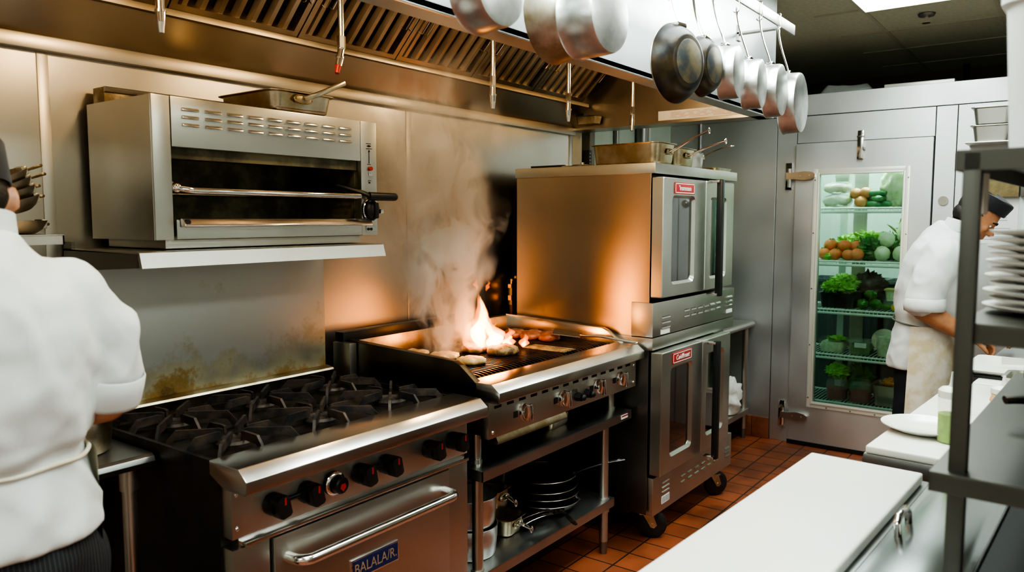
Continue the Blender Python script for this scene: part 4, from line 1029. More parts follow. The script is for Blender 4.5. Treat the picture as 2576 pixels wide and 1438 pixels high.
# pans on the left wall shelf: a leaning stack
tilts = [(-8, .0, 'lowest tarnished pan of the leaning stack on the left shelf'), (-14, .028, 'second tarnished pan from the bottom of the leaning stack'), (-17, .05, 'middle tarnished pan of the leaning stack on the left shelf'), (-20, .068, 'fourth tarnished pan of the leaning stack, handle sticking out'), (-22, .086, 'topmost tarnished pan of the leaning stack on the left shelf')]
for i, (a, dz, lb) in enumerate(tilts):
    pan('frying_pan', lb, 'pan', (.85-.006*i, 2.34, 1.5075+dz+(.02 if i else 0)), RY(a) if i else None, .085, .112, .036, .012 if i == 0 else (.05 if i > 2 else .02), .0, M_ALUW, M_HOTEL, 'stacked pans on the left wall shelf', None, .0)
pan('saucepan', 'dented steel pot on the side table beside the range', 'saucepan', (.965, 2.235, .9005), RZ(150), .092, .098, .1, .15, .04, M_ALUW, M_CHROME, None, None, .01, .02, False)
# pans beneath the grill
pan('stock_pot', 'upper aluminium pot of the pair at the left of the pan shelf', 'pot', (2.225, 1.86, .3835), RZ(100), .1, .107, .115, .12, .02, M_ALU, M_CHROME, 'pots on the pan shelf', None, .01, .02, False)
pan('stock_pot', 'lower aluminium pot of the pair at the left of the pan shelf', 'pot', (2.23, 1.86, .2635), RZ(108), .1, .107, .118, .12, .02, M_ALU, M_CHROME, 'pots on the pan shelf', None, .01, .02, False)
hotel_pan('roasting_pan', 'lower small rectangular pan with a riveted grip on the pan shelf', (2.46, 1.90, .2635), RZ(6), .15, .2, .075, M_HOTEL, 'rectangular pans on the pan shelf', .06, -.01)
hotel_pan('roasting_pan', 'upper small rectangular pan tilted on top of the lower one', (2.455, 1.96, .345), RZ(6) @ RX(-6), .15, .2, .085, M_HOTEL, 'rectangular pans on the pan shelf', .05, -.02)
sk = ['bottom black frying pan of the stack under the grill', 'second black frying pan from the bottom of the stack', 'third black frying pan in the stack under the grill', 'top black frying pan of the stack, grey handle towards the oven']
for i, lb in enumerate(sk):
    pan('frying_pan', lb, 'pan', (2.80+.008*i, 1.895+.012*i, .2635+.026*i+(.016 if i == 3 else 0)), RZ((-122, -78, 150, -42)[i]), .11, .155, .046, (.17, .02, .15, .25)[i], (.0, .0, .03, .05)[i], M_PANBLK, M_PANBLK if i != 3 else M_DARKST, 'frying pans stacked under the grill', None, .02)
pan('frying_pan', 'stained pan standing at the back of the pan shelf behind the stack', 'pan', (2.72, 2.27, .43), RX(78), .11, .15, .05, .12, .02, M_ALUW, M_DARKST, None, None, .02)
m = MB(); strip(m, bez((2.50,1.80,.30),(2.56,1.79,.312),(2.62,1.775,.31),(2.66,1.765,.302),8), .02, .006); strip(m, bez((2.50,1.83,.305),(2.56,1.82,.316),(2.62,1.80,.318),(2.67,1.79,.312),8), .02, .006)
m.cyl((2.502,1.797,.299),(2.502,1.834,.305),.006); o = m.build('steel_tongs', M_CHROME); tag(o, 'steel tongs lying before the frying pans under the grill', 'tongs')
m = MB(); m.rloft([(.07,.045,.02,.656),(.078,.052,.024,.67),(.082,.055,.026,.712),(.078,.051,.024,.71),(.07,.045,.02,.664)], T(2.74,1.83,0) @ RZ(3), cap1=True); o = m.build('drip_cup', M_HOTEL); tag(o, 'small greasy steel cup on the stand below the grill tray', 'cup')
# ------------------------------------------------------------------ food on the grill
M_CHICK = plain('grilled_patty_pale', (.85,.66,.36), .5, scale=22, col2=(.55,.32,.11), bump=.5, bscale=40)
M_CHAR = plain('charred_meat', (.5,.3,.13), .5, scale=26, col2=(.1,.055,.025), bump=.7, bscale=40)
M_BURG = plain('raw_burger', (.55,.22,.1), .45, scale=30, col2=(.32,.09,.04), bump=.7, bscale=60)
def patty(name, loc, r, h, mat, seed, lb, cat, group, sx=1.0, rz=0):
    m = MB(); m.lathe([(.0,0),(r*.9,0),(r,h*.35),(r*.96,h*.8),(r*.75,h),(.0,h*1.02)], seg=30)
    A = RZ(rz)
    def f(p):
        n = noise.noise(V((p.x*22+seed*7, p.y*22, p.z*30)))*.14 + noise.noise(V((p.x*60, p.y*60+seed, p.z*40)))*.06
        q = V((p.x*(1+n)*sx, p.y*(1+n), p.z + (noise.noise(V((p.x*40,p.y*40+seed,5)))*.006 if p.z > h*.3 else 0)))
        return A @ q
    m.jitter(f); 
    for v in m.bm.verts: v.co += V(loc)
    o = m.build(name, mat, angle=80); tag(o, lb, cat, group); return o
GZ = .9685
patty('chicken_piece', (2.388,2.285,GZ), .058, .018, M_CHICK, 1, 'pale grilled patty partly hidden behind the side splash', 'food', 'pale patties on the grill')
patty('chicken_piece', (2.392,2.135,GZ), .066, .02, M_CHICK, 2, 'pale grilled patty in the middle of the row of three', 'food', 'pale patties on the grill', 1.1, 20)
patty('chicken_piece', (2.378,1.97,GZ), .06, .024, M_CHICK, 3, 'pale grilled patty nearest the front of the grill', 'food', 'pale patties on the grill', 1.0, 40)
patty('charred_steak', (2.60,2.13,GZ), .062, .034, M_CHAR, 4, 'charred piece of meat left of the flames', 'meat', 'charred meat under the flames', 1.2, 30)
patty('charred_steak', (2.62,2.0,GZ), .066, .036, M_CHAR, 5, 'charred piece of meat at the front of the flames', 'meat', 'charred meat under the flames', 1.15, 10)
bl = [(3.10,2.285,'reddish burger at the back end of the burger row'), (3.02,2.24,'reddish burger in the back left of the burger row'), (3.115,2.19,'reddish burger near the splash guard in the row'), (3.03,2.145,'reddish burger in the middle of the burger row'), (3.12,2.09,'reddish burger behind the turner blade'), (3.05,2.045,'reddish burger nearest the turner blade')]
for i, (x, y, lb) in enumerate(bl): patty('burger_patty', (x,y,GZ), .05, .026, M_BURG, 8+i, lb, 'burger', 'burgers on the grill')
sp = thing('grill_turner', 'steel turner resting across the right front of the grill', 'utensil', (3.1,1.85,.97), world=True)
m = MB(); a = [V((3.0,1.995,1.008)), V((3.075,2.03,1.022)), V((3.12,1.90,1.004)), V((3.055,1.875,.995))]
m.ring_loft([[p for p in a], [p+V((0,0,.003)) for p in a]]); m.box(3.0,3.08,2.0,2.004,1.0,1.0); m.build('blade', M_BRIGHT, sp, smooth=False)
m = MB(); strip(m, [(3.085,1.89,1.0),(3.11,1.80,1.002),(3.13,1.72,.992),(3.15,1.635,.984)], [.02,.02,.026,.026], .012); m.build('handle', M_DARKST, sp)
m = MB(); m.tube([(3.15+.012*math.cos(q),1.63+.01*math.sin(q),.984) for q in [2*PI*k/12 for k in range(12)]], .003, 6, closed=True); m.build('eyelet', M_CHROME, sp)
# ------------------------------------------------------------------ flames and smoke
def vol_emit(name, col, s):
    m, n, out = nt(name); e = N(n, 'Emission', Strength=s); e.inputs[0].default_value = c4(col)
    n.links.new(e.outputs[0], out.inputs['Volume']); return m
M_FLO = vol_emit('flame_outer', (1,.2,.025), 52); M_FLI = vol_emit('flame_core', (1,.48,.11), 175)
def tongue(m, base, tip, r, sway, seed, bulge=.28, seg=14, n=16):
    base, tip = V(base), V(tip); rings = []
    for i in range(n+1):
        t = i/n; p = base.lerp(tip, t)
        p += V((noise.noise(V((seed, t*3.2, 0)))*sway, noise.noise(V((seed, t*3.2, 9)))*sway, 0))*min(1, t*2.2)
        w = r*((t/bulge)**.6 if t < bulge else (1-((t-bulge)/(1-bulge))**1.15))
        w = max(w, .0006)*(1+.3*noise.noise(V((seed*3, t*6, 4))))
        rings.append([p + V((math.cos(2*PI*k/seg)*w, math.sin(2*PI*k/seg)*w*.8, 0)) for k in range(seg)])
    m.ring_loft(rings)
fl = thing('flame', 'bright orange flames leaping from the charred meat on the grill', 'flame', (2.64,2.07,.975), world=True)
m = MB()
tongue(m, (2.58,2.08,.978), (2.55,2.08,1.235), .062, .05, 1.3); tongue(m, (2.62,2.06,.978), (2.585,2.06,1.17), .06, .05, 2.7); tongue(m, (2.69,2.03,.978), (2.70,2.02,1.075), .045, .03, 5.1)
tongue(m, (2.76,1.99,.978), (2.765,1.98,1.045), .028, .02, 6.2); tongue(m, (2.545,2.1,.978), (2.52,2.1,1.11), .04, .04, 7.7); tongue(m, (2.71,2.1,.978), (2.715,2.1,1.09), .035, .03, 8.8)
m.build('outer_flame', M_FLO, fl)
m = MB(); tongue(m, (2.585,2.075,.978), (2.556,2.075,1.222), .04, .05, 1.3); tongue(m, (2.63,2.055,.978), (2.60,2.055,1.12), .042, .04, 2.7); tongue(m, (2.695,2.03,.978), (2.70,2.022,1.045), .024, .02, 5.1); tongue(m, (2.76,1.99,.978), (2.764,1.982,1.02), .014, .01, 6.2)
m.build('flame_core', M_FLI, fl)
m = MB(); tongue(m, (2.535,2.07,1.245), (2.53,2.07,1.30), .011, .01, 11.1, .4); m.build('flame_lick', M_FLO, fl)
m = MB(); tongue(m, (2.60,2.07,1.235), (2.612,2.07,1.285), .011, .012, 12.4, .4); m.build('flame_lick', M_FLO, fl)
# smoke column: one soft volume
m, n, out = nt('smoke_volume')
pv = N(n, 'VolumePrincipled'); pv.inputs['Color'].default_value = (.99,.97,.94,1); pv.inputs['Anisotropy'].default_value = .1
tc = N(n, 'TexCoord'); sp_ = N(n, 'SeparateXYZ'); n.links.new(tc.outputs['Object'], sp_.inputs[0])
def mth(op, a, b=None, c=None, clamp=False):
    x = N(n, 'Math', operation=op); x.use_clamp = clamp
    for i, v in enumerate((a, b, c)):
        if v is None: continue
        if hasattr(v, 'is_linked'): n.links.new(v, x.inputs[i])
        else: x.inputs[i].default_value = v
    return x.outputs[0]
Z = sp_.outputs['Z']
wob = N(n, 'TexNoise', Scale=2.3, Detail=2.0); n.links.new(tc.outputs['Object'], wob.inputs['Vector'])
sx = N(n, 'SeparateXYZ'); n.links.new(wob.outputs['Color'], sx.inputs[0])
wx = mth('MULTIPLY', mth('SUBTRACT', sx.outputs['X'], .5), .55); wy = mth('MULTIPLY', mth('SUBTRACT', sx.outputs['Y'], .5), .55)
X = mth('ADD', mth('ADD', sp_.outputs['X'], mth('MULTIPLY', mth('MULTIPLY', Z, Z), .08)), wx); Y = mth('ADD', sp_.outputs['Y'], wy)
rad = mth('SQRT', mth('ADD', mth('MULTIPLY', X, X), mth('MULTIPLY', Y, Y)))
w_ = mth('ADD', mth('MULTIPLY', Z, .13), .15)
core = mth('SUBTRACT', 1.0, mth('DIVIDE', rad, w_), None, True)
mp = N(n, 'Mapping'); mp.inputs['Scale'].default_value = (1, 1, .62); n.links.new(tc.outputs['Object'], mp.inputs['Vector'])
dn = N(n, 'TexNoise', Scale=7.5, Detail=7.0, Roughness=.62, Distortion=.9); n.links.new(mp.outputs[0], dn.inputs['Vector'])
nm = mth('MULTIPLY', mth('SUBTRACT', dn.outputs['Fac'], .455, None, True), 6.5)
fade = mth('MULTIPLY', mth('SUBTRACT', 1.25, Z, None, True), mth('MULTIPLY', mth('ADD', Z, .015, None, True), 9.0, None, True))
thin = mth('MULTIPLY', mth('POWER', mth('SUBTRACT', 1.0, mth('MULTIPLY', Z, .62), None, True), 1.15), 1.0)
den = mth('MULTIPLY', mth('MULTIPLY', mth('MULTIPLY', core, nm), mth('MULTIPLY', fade, thin)), 95.0)
n.links.new(den, pv.inputs['Density']); n.links.new(pv.outputs[0], out.inputs['Volume'])
M_SMOKE = m
mm = MB(); rings = []
for z, r in ((0,.2),(.3,.26),(.7,.36),(1.0,.4),(1.2,.36)):
    rings.append([V((r*math.cos(2*PI*k/20), r*.9*math.sin(2*PI*k/20), z)) for k in range(20)])
mm.ring_loft(rings); o = mm.build('smoke', M_SMOKE); o.location = (2.415, 2.17, .99)
tag(o, 'pale smoke rising from the grill up into the hood', 'smoke', None, 'stuff')
# ------------------------------------------------------------------ walk-in shelves and produce
M_WIRE = plain('shelf_white_wire', (.85,.92,.88), .35)
M_TOM = plain('tomato_skin', (.85,.15,.05), .3, scale=5, col2=(.88,.3,.13))
M_STEM = plain('green_stem', (.12,.28,.05), .6)
M_CAB = plain('cabbage_leaf', (.62,.75,.42), .45, scale=14, col2=(.78,.84,.62), bump=.3, bscale=30)
M_LET = plain('lettuce_leaf', (.2,.5,.07), .45, scale=12, col2=(.33,.62,.13), bump=.3, bscale=40)
M_KALE = plain('dark_leaf', (.03,.12,.025), .5, scale=12, col2=(.08,.22,.04), bump=.4, bscale=50)
M_PURP = plain('red_leaf', (.1,.035,.03), .5, scale=12, col2=(.05,.06,.02), bump=.4, bscale=50)
M_CUKE = plain('cucumber_skin', (.03,.13,.05), .35, scale=20, col2=(.09,.24,.1), bump=.2)
M_PEP = plain('green_pepper_skin', (.08,.24,.03), .22, scale=6, col2=(.05,.16,.02))
M_CAUL = plain('pale_head', (.8,.82,.66), .55, scale=18, col2=(.68,.74,.5), bump=.4, bscale=60)
M_ONI = plain('onion_skin', (.7,.38,.17), .4, scale=8, col2=(.55,.22,.08))
M_LEM = plain('lemon_skin', (.8,.6,.08), .4)
M_CARR = plain('carrot_skin', (.75,.3,.08), .5)
M_BAG = plastic_film('clear_bag', (.88,.93,.9), .5, .2)
M_CLEAR = plastic_film('clear_plastic', (.8,.88,.85), .84, .12)
M_TUBB = plain('black_tub', (.02,.03,.03), .3)
M_REDS = plain('red_sauce', (.4,.03,.02), .4, scale=20, col2=(.25,.02,.015))
M_SLAW = plain('shredded_white', (.75,.77,.6), .6, scale=40, col2=(.55,.62,.38), bump=.6, bscale=70)
M_GRNF = plain('green_fill', (.14,.26,.05), .6, scale=30, col2=(.08,.18,.03), bump=.6, bscale=70)
M_YLID = plain('yellow_lid', (.75,.6,.22), .4)
XS0, XS1 = 5.545, 5.95
rk = thing('wire_shelving', 'white wire shelving unit inside the lit cooler', 'shelving', (5.75, 1.15, .02), world=True)
for z in (1.62, 1.262, .932, .62, .29):
    m = MB()
    m.cyl((XS0,.55,z-.006),(XS0,1.72,z-.006),.007,seg=8); m.cyl((XS0,.55,z-.03),(XS0,1.72,z-.03),.009,seg=8)
    m.cyl((XS1,.55,z-.004),(XS1,1.72,z-.004),.006,seg=8)
    for k in range(48):
        y = .56+.0245*k; m.tube([(XS0-.002,y,z-.03),(XS0-.004,y,z-.008),(XS0,y,z-.001),(XS1,y,z-.001)], .0026, 5)
    m.build('wire_shelf', M_WIRE, rk)
for y in (1.42, .6):
    for x in (5.92,):
        m = MB(); m.box(x-.012,x+.012,y-.022,y+.022,.022,2.2); m.build('upright', M_INT, rk)
m = MB(); m.box(5.93,5.945,1.27,1.36,.022,2.2); m.box(5.93,5.945,.68,.72,.022,2.2)
for k in range(60): m.box(5.927,5.931,1.30,1.325,.1+.034*k,.115+.034*k)
m.build('slotted_upright', M_STEEL, rk, smooth=False)
def blob(name, c, r, mat, seed, rough=.12, fr=3, lb='', cat='vegetable', grp=None, seg=26, leafy=0, rot=None):
    m = MB(); m.ball((0,0,0),(1,1,1),seg=seg,rings=int(seg*.65))
    r = V(r) if not isinstance(r,(int,float)) else V((r,r,r))
    def f(p):
        n = p.normalized(); k = 1 + noise.noise(n*fr+V((seed*3.1,seed,0)))*rough
        if leafy: k += (abs(noise.noise(n*fr*2.6+V((seed,1,2))))-.2)*leafy
        q = V((n.x*r.x*k, n.y*r.y*k, n.z*r.z*k))
        if rot is not None: q = rot @ q
        return q + V(c) + V((0,0,r.z if rot is None else 0))
    m.jitter(f); o = m.build(name, mat, angle=180 if not leafy else 60); tag(o, lb, cat, grp); return o
def tomato(x, y, z, r, lb, seed):
    r *= 1.25
    t = thing('tomato', lb, 'tomato', (x,y,z), world=True, group='orange tomatoes on the second cooler shelf')
    m = MB(); m.lathe([(.0,.06*r)]+[(r*math.sin(PI*a/14)*(1), r*.9*(1-math.cos(PI*a/14))) for a in range(1,14)]+[(.0,1.72*r)], T(x,y,z) @ RX(random.Random(seed).uniform(-14,14)), seg=22); m.build('fruit', M_TOM, t, angle=180)
    m = MB(); z1 = z+1.72*r
    for k in range(5):
        a = k*1.256; m.tube([(x,y,z1),(x+math.cos(a)*r*.3,y+math.sin(a)*r*.3,z1+.006),(x+math.cos(a)*r*.48,y+math.sin(a)*r*.48,z1-.004)], [.003,.004,.001], 6)
    m.build('calyx', M_STEM, t)
M_SHADECRATE = plain('crate_shade', (.09,.11,.11), .6)  # boxes added as a dark background, to shade the lower cooler shelves
for i,(y,z,lb) in enumerate(((.92,.021,'added crate darkening the cooler floor behind the shelves, right stack'),(1.45,.021,'added crate darkening the cooler floor behind the shelves, left stack'),(.92,.561,'upper added crate darkening the cooler behind the shelves, right stack'),(1.45,.561,'upper added crate darkening the cooler behind the shelves, left stack'))):
    t = thing('shade_crate', lb, 'crate', (6.25,y,z), None, 'added crates darkening the cooler')
    m = MB(); m.rloft([(.17,.24,.03,0),(.19,.258,.03,.51),(.2,.262,.03,.515),(.2,.262,.03,.535),(.18,.245,.03,.535),(.165,.232,.03,.02)], cap1=True); m.build('crate_body', M_SHADECRATE, t)
    m = MB(); m.box(-.204,-.198,-.07,.07,.4,.44,bev=.003); m.build('hand_grip', M_BLACK, t)
# second shelf: tomatoes, greens, pale heads
Z2 = 1.2635
tl = [(5.60,1.47,0,.036,'tomato at the very left end of the front row'),(5.60,1.385,0,.035,'second tomato of the front row'),(5.595,1.315,0,.033,'third tomato of the front row, half behind the fourth'),(5.605,1.245,0,.037,'right hand tomato of the front row beside the parsley'),
      (5.645,1.43,.058,.037,'topmost left tomato of the pile'),(5.64,1.345,.056,.037,'topmost middle tomato of the pile'),(5.66,1.275,.055,.035,'topmost right tomato of the pile'),(5.68,1.31,0,.034,'tomato buried at the back of the pile')]
for i, (x,y,dz,r,lb) in enumerate(tl): tomato(x,y,Z2+dz,r,'orange '+lb,i)
blob('herb_sprig', (5.585,1.435,Z2), (.03,.04,.025), M_LET, 3, .3, 5, 'pale green sprig lying among the tomatoes', 'herb', None, 26, .5)
blob('parsley_bunch', (5.66,1.185,Z2), (.07,.075,.075), M_KALE, 4, .3, 5, 'curly dark parsley bunch beside the tomatoes', 'herb', None, 44, .7)
blob('parsley_bunch', (5.74,1.2,Z2+.09), (.06,.11,.05), M_LET, 5, .3, 4, 'bright green herb bunch on top of the parsley', 'herb', None, 44, .7)
blob('kale_bunch', (5.82,1.33,Z2), (.055,.12,.085), M_LET, 6, .3, 4, 'large green leaf bunch at the back behind the tomatoes', 'greens', None, 44, .6)
blob('kale_bunch', (5.82,1.09,Z2), (.055,.1,.085), M_KALE, 7, .3, 4, 'dark kale bunch at the back of the second shelf', 'greens', None, 44, .7)
for i,(x,y,dz,r,lb) in enumerate([(5.62,1.10,0,.05,'pale round head at the front left of its group'),(5.66,1.085,.092,.052,'pale round head stacked on top of its group'),(5.62,.985,0,.052,'pale round head at the right edge beside the cook'),(5.72,1.0,.0,.05,'pale round head behind the front pair')]):
    blob('white_cabbage', (x,y,Z2+dz), r, M_CAUL, 11+i, .12, 3, lb, 'cabbage', 'pale heads on the second shelf')
blob('lettuce_head', (5.78,.975,Z2+.085), (.06,.065,.105), M_CAB, 17, .2, 4, 'upright pale green lettuce on the second shelf', 'lettuce', None, 36, .35)
m = MB(); r = random.Random(9)
for k in range(16):
    a = r.uniform(-1.2,1.2); b = r.uniform(.1,.6)
    P = bez((5.8,1.0,Z2+.1),(5.8,1.0+a*.02,Z2+.16),(5.8-b*.05,1.0+a*.08,Z2+.2+r.uniform(0,.06)),(5.8-b*.08,1.0+a*.12,Z2+.2+r.uniform(0,.09)),6)
    strip(m, P, [.006,.008,.01,.016,.022,.018,.004], .002)
m.ball((5.8,1.0,Z2+.06),(.05,.05,.06))
o = m.build('celery_top', plain('celery_leaf',(.16,.24,.07),.6,col2=(.3,.36,.16))); tag(o, 'spiky green leaf tops standing at the right of the second shelf', 'greens')
# top shelf
Z1 = 1.6215
def bag(name, c, r, seed, lb, fillmat, fr):
    t = thing(name, lb, 'bag', c, world=True, group='bagged vegetables on the top cooler shelf')
    m = MB(); m.ball((0,0,0),(1,1,1),seg=26,rings=16); r = V(r)
    m.jitter(lambda p: V(c)+V((p.x*r.x, p.y*r.y, (p.z+1)*r.z*.98))*1 + V((0,0,0)) + V((1,1,1))*noise.noise(p*2+V((seed,0,0)))*.008)
    m.build('film', M_BAG, t, angle=180)
    rr = random.Random(seed)
    m = MB()
    for k in range(7):
        y = c[1]+r.y*(-.7+.23*k); m.ball((c[0]+rr.uniform(-.2,.2)*r.x, y, c[2]+r.z*rr.uniform(.7,1.2)), (r.x*.55, r.y*.24, r.z*.6), seg=12, rings=8)
    m.build('contents', fillmat, t, angle=180)
bag('vegetable_bag', (5.66,1.405,Z1), (.08,.1,.048), 1, 'lower clear bag of pale vegetables on the top cooler shelf', plain('pale_fill',(.72,.6,.42),.5,scale=9,col2=(.5,.6,.3)), 0)
bag('vegetable_bag', (5.67,1.41,Z1+.092), (.08,.095,.042), 2, 'upper clear bag of green vegetables on the top cooler shelf', plain('green_pale_fill',(.42,.55,.25),.5,scale=9,col2=(.75,.55,.35)), 0)
t = thing('deli_box', 'clear box of sliced vegetables on top of the bags', 'container', (5.68,1.375,Z1+.175), world=True)
m = MB(); m.rloft([(.035,.045,.01,Z1+.176),(.045,.056,.012,Z1+.27)], T(5.68,1.375,0), cap1=True); m.build('box', M_BAG, t)
m = MB(); m.rloft([(.03,.04,.01,Z1+.18),(.034,.045,.012,Z1+.22)], T(5.68,1.375,0), cap1=True); m.build('contents', M_SLAW, t)
for i,(x,y,dz,lb) in enumerate([(5.64,1.25,0,'front'),(5.66,1.285,.055,'left upper'),(5.66,1.225,.06,'right upper'),(5.70,1.21,0,'rear')]):
    blob('onion', (x,y,Z1+dz), (.042,.042,.038), M_ONI, 21+i, .08, 2, 'brown onion, the %s one of the heap on the top shelf' % lb, 'onion', 'onions on the top cooler shelf')
def cuke(x,y,z,a,lb,i):
    m = MB(); L=.07; A = T(x,y,z) @ RZ(a)
    m.tube([A @ V((q*L,0,.004*math.cos(q*2))) for q in (-1,-.96,-.85,-.5,0,.5,.85,.96,1)], [.002,.011,.018,.022,.0225,.022,.018,.011,.002], 14)
    o = m.build('cucumber', M_CUKE); tag(o, lb, 'cucumber', 'cucumbers on the top cooler shelf')
for i,(y,dz,a,lb) in enumerate([(1.185,.02,70,'lowest cucumber at the left of the pile'),(1.125,.02,75,'lowest cucumber at the right of the pile'),(1.16,.056,50,'middle cucumber of the pile'),(1.12,.06,100,'middle cucumber nearest the cabbage'),(1.15,.093,80,'topmost cucumber of the pile')]): cuke(5.64+.01*(i%2),y,Z1+dz,a,lb,i)
blob('napa_cabbage', (5.68,1.04,Z1), (.08,.095,.15), M_CAB, 31, .14, 3, 'large upright napa cabbage on the top cooler shelf', 'cabbage', None, 40, .3)
blob('napa_cabbage', (5.80,.93,Z1), (.07,.08,.14), M_CAB, 32, .14, 3, 'second napa cabbage behind the large one at the right', 'cabbage', None, 40, .3)
blob('round_cabbage', (5.63,.93,Z1), .06, M_CAB, 33, .06, 3, 'round pale cabbage at the right end of the top shelf', 'cabbage')
# third shelf
Z3 = .9335
t = thing('produce_tub', 'black tub at the left of the third cooler shelf', 'tub', (5.70,1.37,Z3), world=True)
m = MB(); m.rloft([(.10,.105,.02,Z3),(.115,.12,.024,Z3+.1),(.122,.127,.026,Z3+.103),(.112,.117,.022,Z3+.1),(.097,.1,.02,Z3+.01)], T(5.70,1.37,0), cap1=True); m.build('tub_body', M_TUBB, t)
for i,(x,y,z,r,lb) in enumerate([(5.66,1.43,.1,(.065,.055,.042),'left lettuce heaped in the black tub'),(5.66,1.32,.1,(.06,.05,.04),'right lettuce heaped in the black tub'),(5.74,1.36,.115,(.07,.085,.055),'rear lettuce heaped in the black tub')]):
    blob('lettuce_head', (x,y,Z3+z-.005), r, M_LET, 41+i, .25, 4, lb, 'lettuce', 'lettuces in the tub', 44, .6)
blob('red_lettuce', (5.86,1.22,Z3), (.05,.11,.115), M_PURP, 45, .25, 4, 'dark reddish lettuce at the back of the third shelf', 'lettuce', None, 40, .5)
for i,(x,y,z,lb) in enumerate([(5.63,1.21,0,'left'),(5.64,1.13,0,'right'),(5.66,1.17,.06,'top')]):
    blob('green_pepper', (x,y,Z3+z), (.036,.042,.034), M_PEP, 51+i, .25, 2.4, 'green pepper, the %s one of three on the third shelf' % lb, 'pepper', 'green peppers on the third shelf')
blob('avocado', (5.62,1.06,Z3), (.028,.034,.024), M_KALE, 55, .1, 2, 'dark avocado beside the green peppers', 'avocado')
blob('lemon', (5.61,1.0,Z3), (.028,.032,.027), M_LEM, 56, .08, 2, 'yellow lemon at the right of the third shelf', 'lemon')
t = thing('deli_box', 'small clear box with a yellow lid on the third shelf', 'container', (5.72,1.02,Z3+.06), world=True)
m = MB(); m.rloft([(.05,.055,.012,Z3+.06),(.055,.062,.014,Z3+.13)], T(5.72,1.02,0), cap1=True); m.build('box', M_SLAW, t)
m = MB(); m.rloft([(.062,.07,.014,Z3+.13),(.062,.07,.014,Z3+.14)], T(5.72,1.02,0), cap1=True); m.build('lid', M_YLID, t)
t = thing('deli_box', 'clear flat container beneath the yellow lidded box', 'container', (5.72,1.02,Z3), world=True)
m = MB(); m.rloft([(.055,.065,.014,Z3),(.06,.07,.014,Z3+.059)], T(5.72,1.02,0), cap1=True); m.build('box', M_CLEAR, t)
# fourth shelf
Z4 = .6215
def tubc(name, lb, x, y, z, hx, hy, h, fill, fh, lid=None, label=False, r=.02):
    t = thing(name, lb, 'container', (x,y,z), world=True)
    m = MB(); m.rloft([(hx*.86,hy*.86,r,z),(hx,hy,r,z+h),(hx*1.06,hy*1.06,r,z+h+.001),(hx*1.06,hy*1.06,r,z+h+.006)], T(x,y,0)); m.build('tub', M_CLEAR, t)
    m = MB(); m.rloft([(hx*.84,hy*.84,r,z+.003),(hx*.92,hy*.92,r,z+fh*.6),(hx*.8,hy*.8,r,z+fh),(hx*.3,hy*.3,r*.3,z+fh*1.08)], T(x,y,0), cap1=True); m.build('contents', fill, t)
    if lid: m = MB(); m.rloft([(hx*1.04,hy*1.04,r,z+h+.002),(hx*1.02,hy*1.02,r,z+h+.012)], T(x,y,0), cap1=True); m.build('lid', lid, t)
    if label: m = MB(); m.box(x-hx-.002,x-hx-.0005,y-.045,y+.03,z+h-.035,z+h-.002); m.build('label_strip', M_PAPER, t, smooth=False)
tubc('salad_tub', 'clear tub of greens and noodles at the left of the fourth shelf', 5.66,1.395,Z4,.085,.085,.085,M_SLAW,.07)
blob('salad_leaves', (5.66,1.375,Z4+.07), (.06,.065,.02), M_LET, 61, .3, 4, 'green salad leaves lying on the noodles in the clear tub', 'salad', None, 36, .5)
tubc('square_tub', 'square clear tub with a white label on the fourth shelf', 5.66,1.215,Z4,.07,.075,.085,M_GRNF,.07,M_CLEAR,True)
tubc('round_tub', 'tall clear tub of white pickles on the fourth shelf', 5.65,1.045,Z4,.075,.078,.15,M_SLAW,.13,None,False,.07)
m = MB(); m.lathe([(.0,.0),(.075,.0),(.08,.008),(.0,.012)], T(5.80,1.10,Z4+.085) @ RY(-70), seg=28); o = m.build('pan_lid', M_STEEL); tag(o, 'round metal lid standing behind the tall tub', 'lid')
# bottom shelf
Z5 = .2915
def jar(x,y,lb,gr):
    t = thing('sauce_jar', lb, 'jar', (x,y,Z5), world=True, group='jars of red sauce at the cooler bottom')
    m = MB(); m.rloft([(.066,.066,.05,Z5),(.07,.07,.055,Z5+.11),(.055,.055,.05,Z5+.15)], T(x,y,0)); m.build('jar_body', M_CLEAR, t)
    m = MB(); m.rloft([(.063,.063,.05,Z5+.004),(.066,.066,.05,Z5+.075)], T(x,y,0), cap1=True); m.build('contents', M_REDS, t)
jar(5.65,1.36,'jar of red sauce under green leaves at the cooler bottom',1); jar(5.64,1.205,'jar of red sauce at the middle of the cooler bottom',0)
blob('salad_leaves', (5.65,1.36,Z5+.145), (.07,.07,.05), M_LET, 71, .3, 4, 'loose green leaves on top of the left sauce jar', 'salad', None, 40, .6)
blob('salad_leaves', (5.78,1.25,Z5+.01), (.06,.1,.1), M_KALE, 72, .3, 4, 'dark leaves behind the sauce jars', 'salad', None, 40, .6)
t = thing('steam_pan', 'deep steel pan with peppers at the right of the cooler bottom', 'pan', (5.68,1.0,Z5), world=True)
m = MB(); m.rloft([(.1,.105,.03,Z5),(.115,.12,.034,Z5+.14),(.125,.13,.036,Z5+.142),(.112,.117,.032,Z5+.138),(.1,.1,.03,Z5+.03)], T(5.68,1.0,0), cap1=True); m.build('pan_body', M_STEEL, t)
blob('carrot_heap', (5.66,1.0,Z5+.12), (.075,.075,.03), M_CARR, 75, .35, 5, 'orange peppers heaped in the steel pan', 'vegetable', None, 30, .5)

# ------------------------------------------------------------------ prep tables (turned a few degrees)
def rot_pt(x, y, ox, oy, a):
    c, s = math.cos(math.radians(a)), math.sin(math.radians(a)); return (ox+(x-ox)*c-(y-oy)*s, oy+(x-ox)*s+(y-oy)*c)
A1 = -2.9
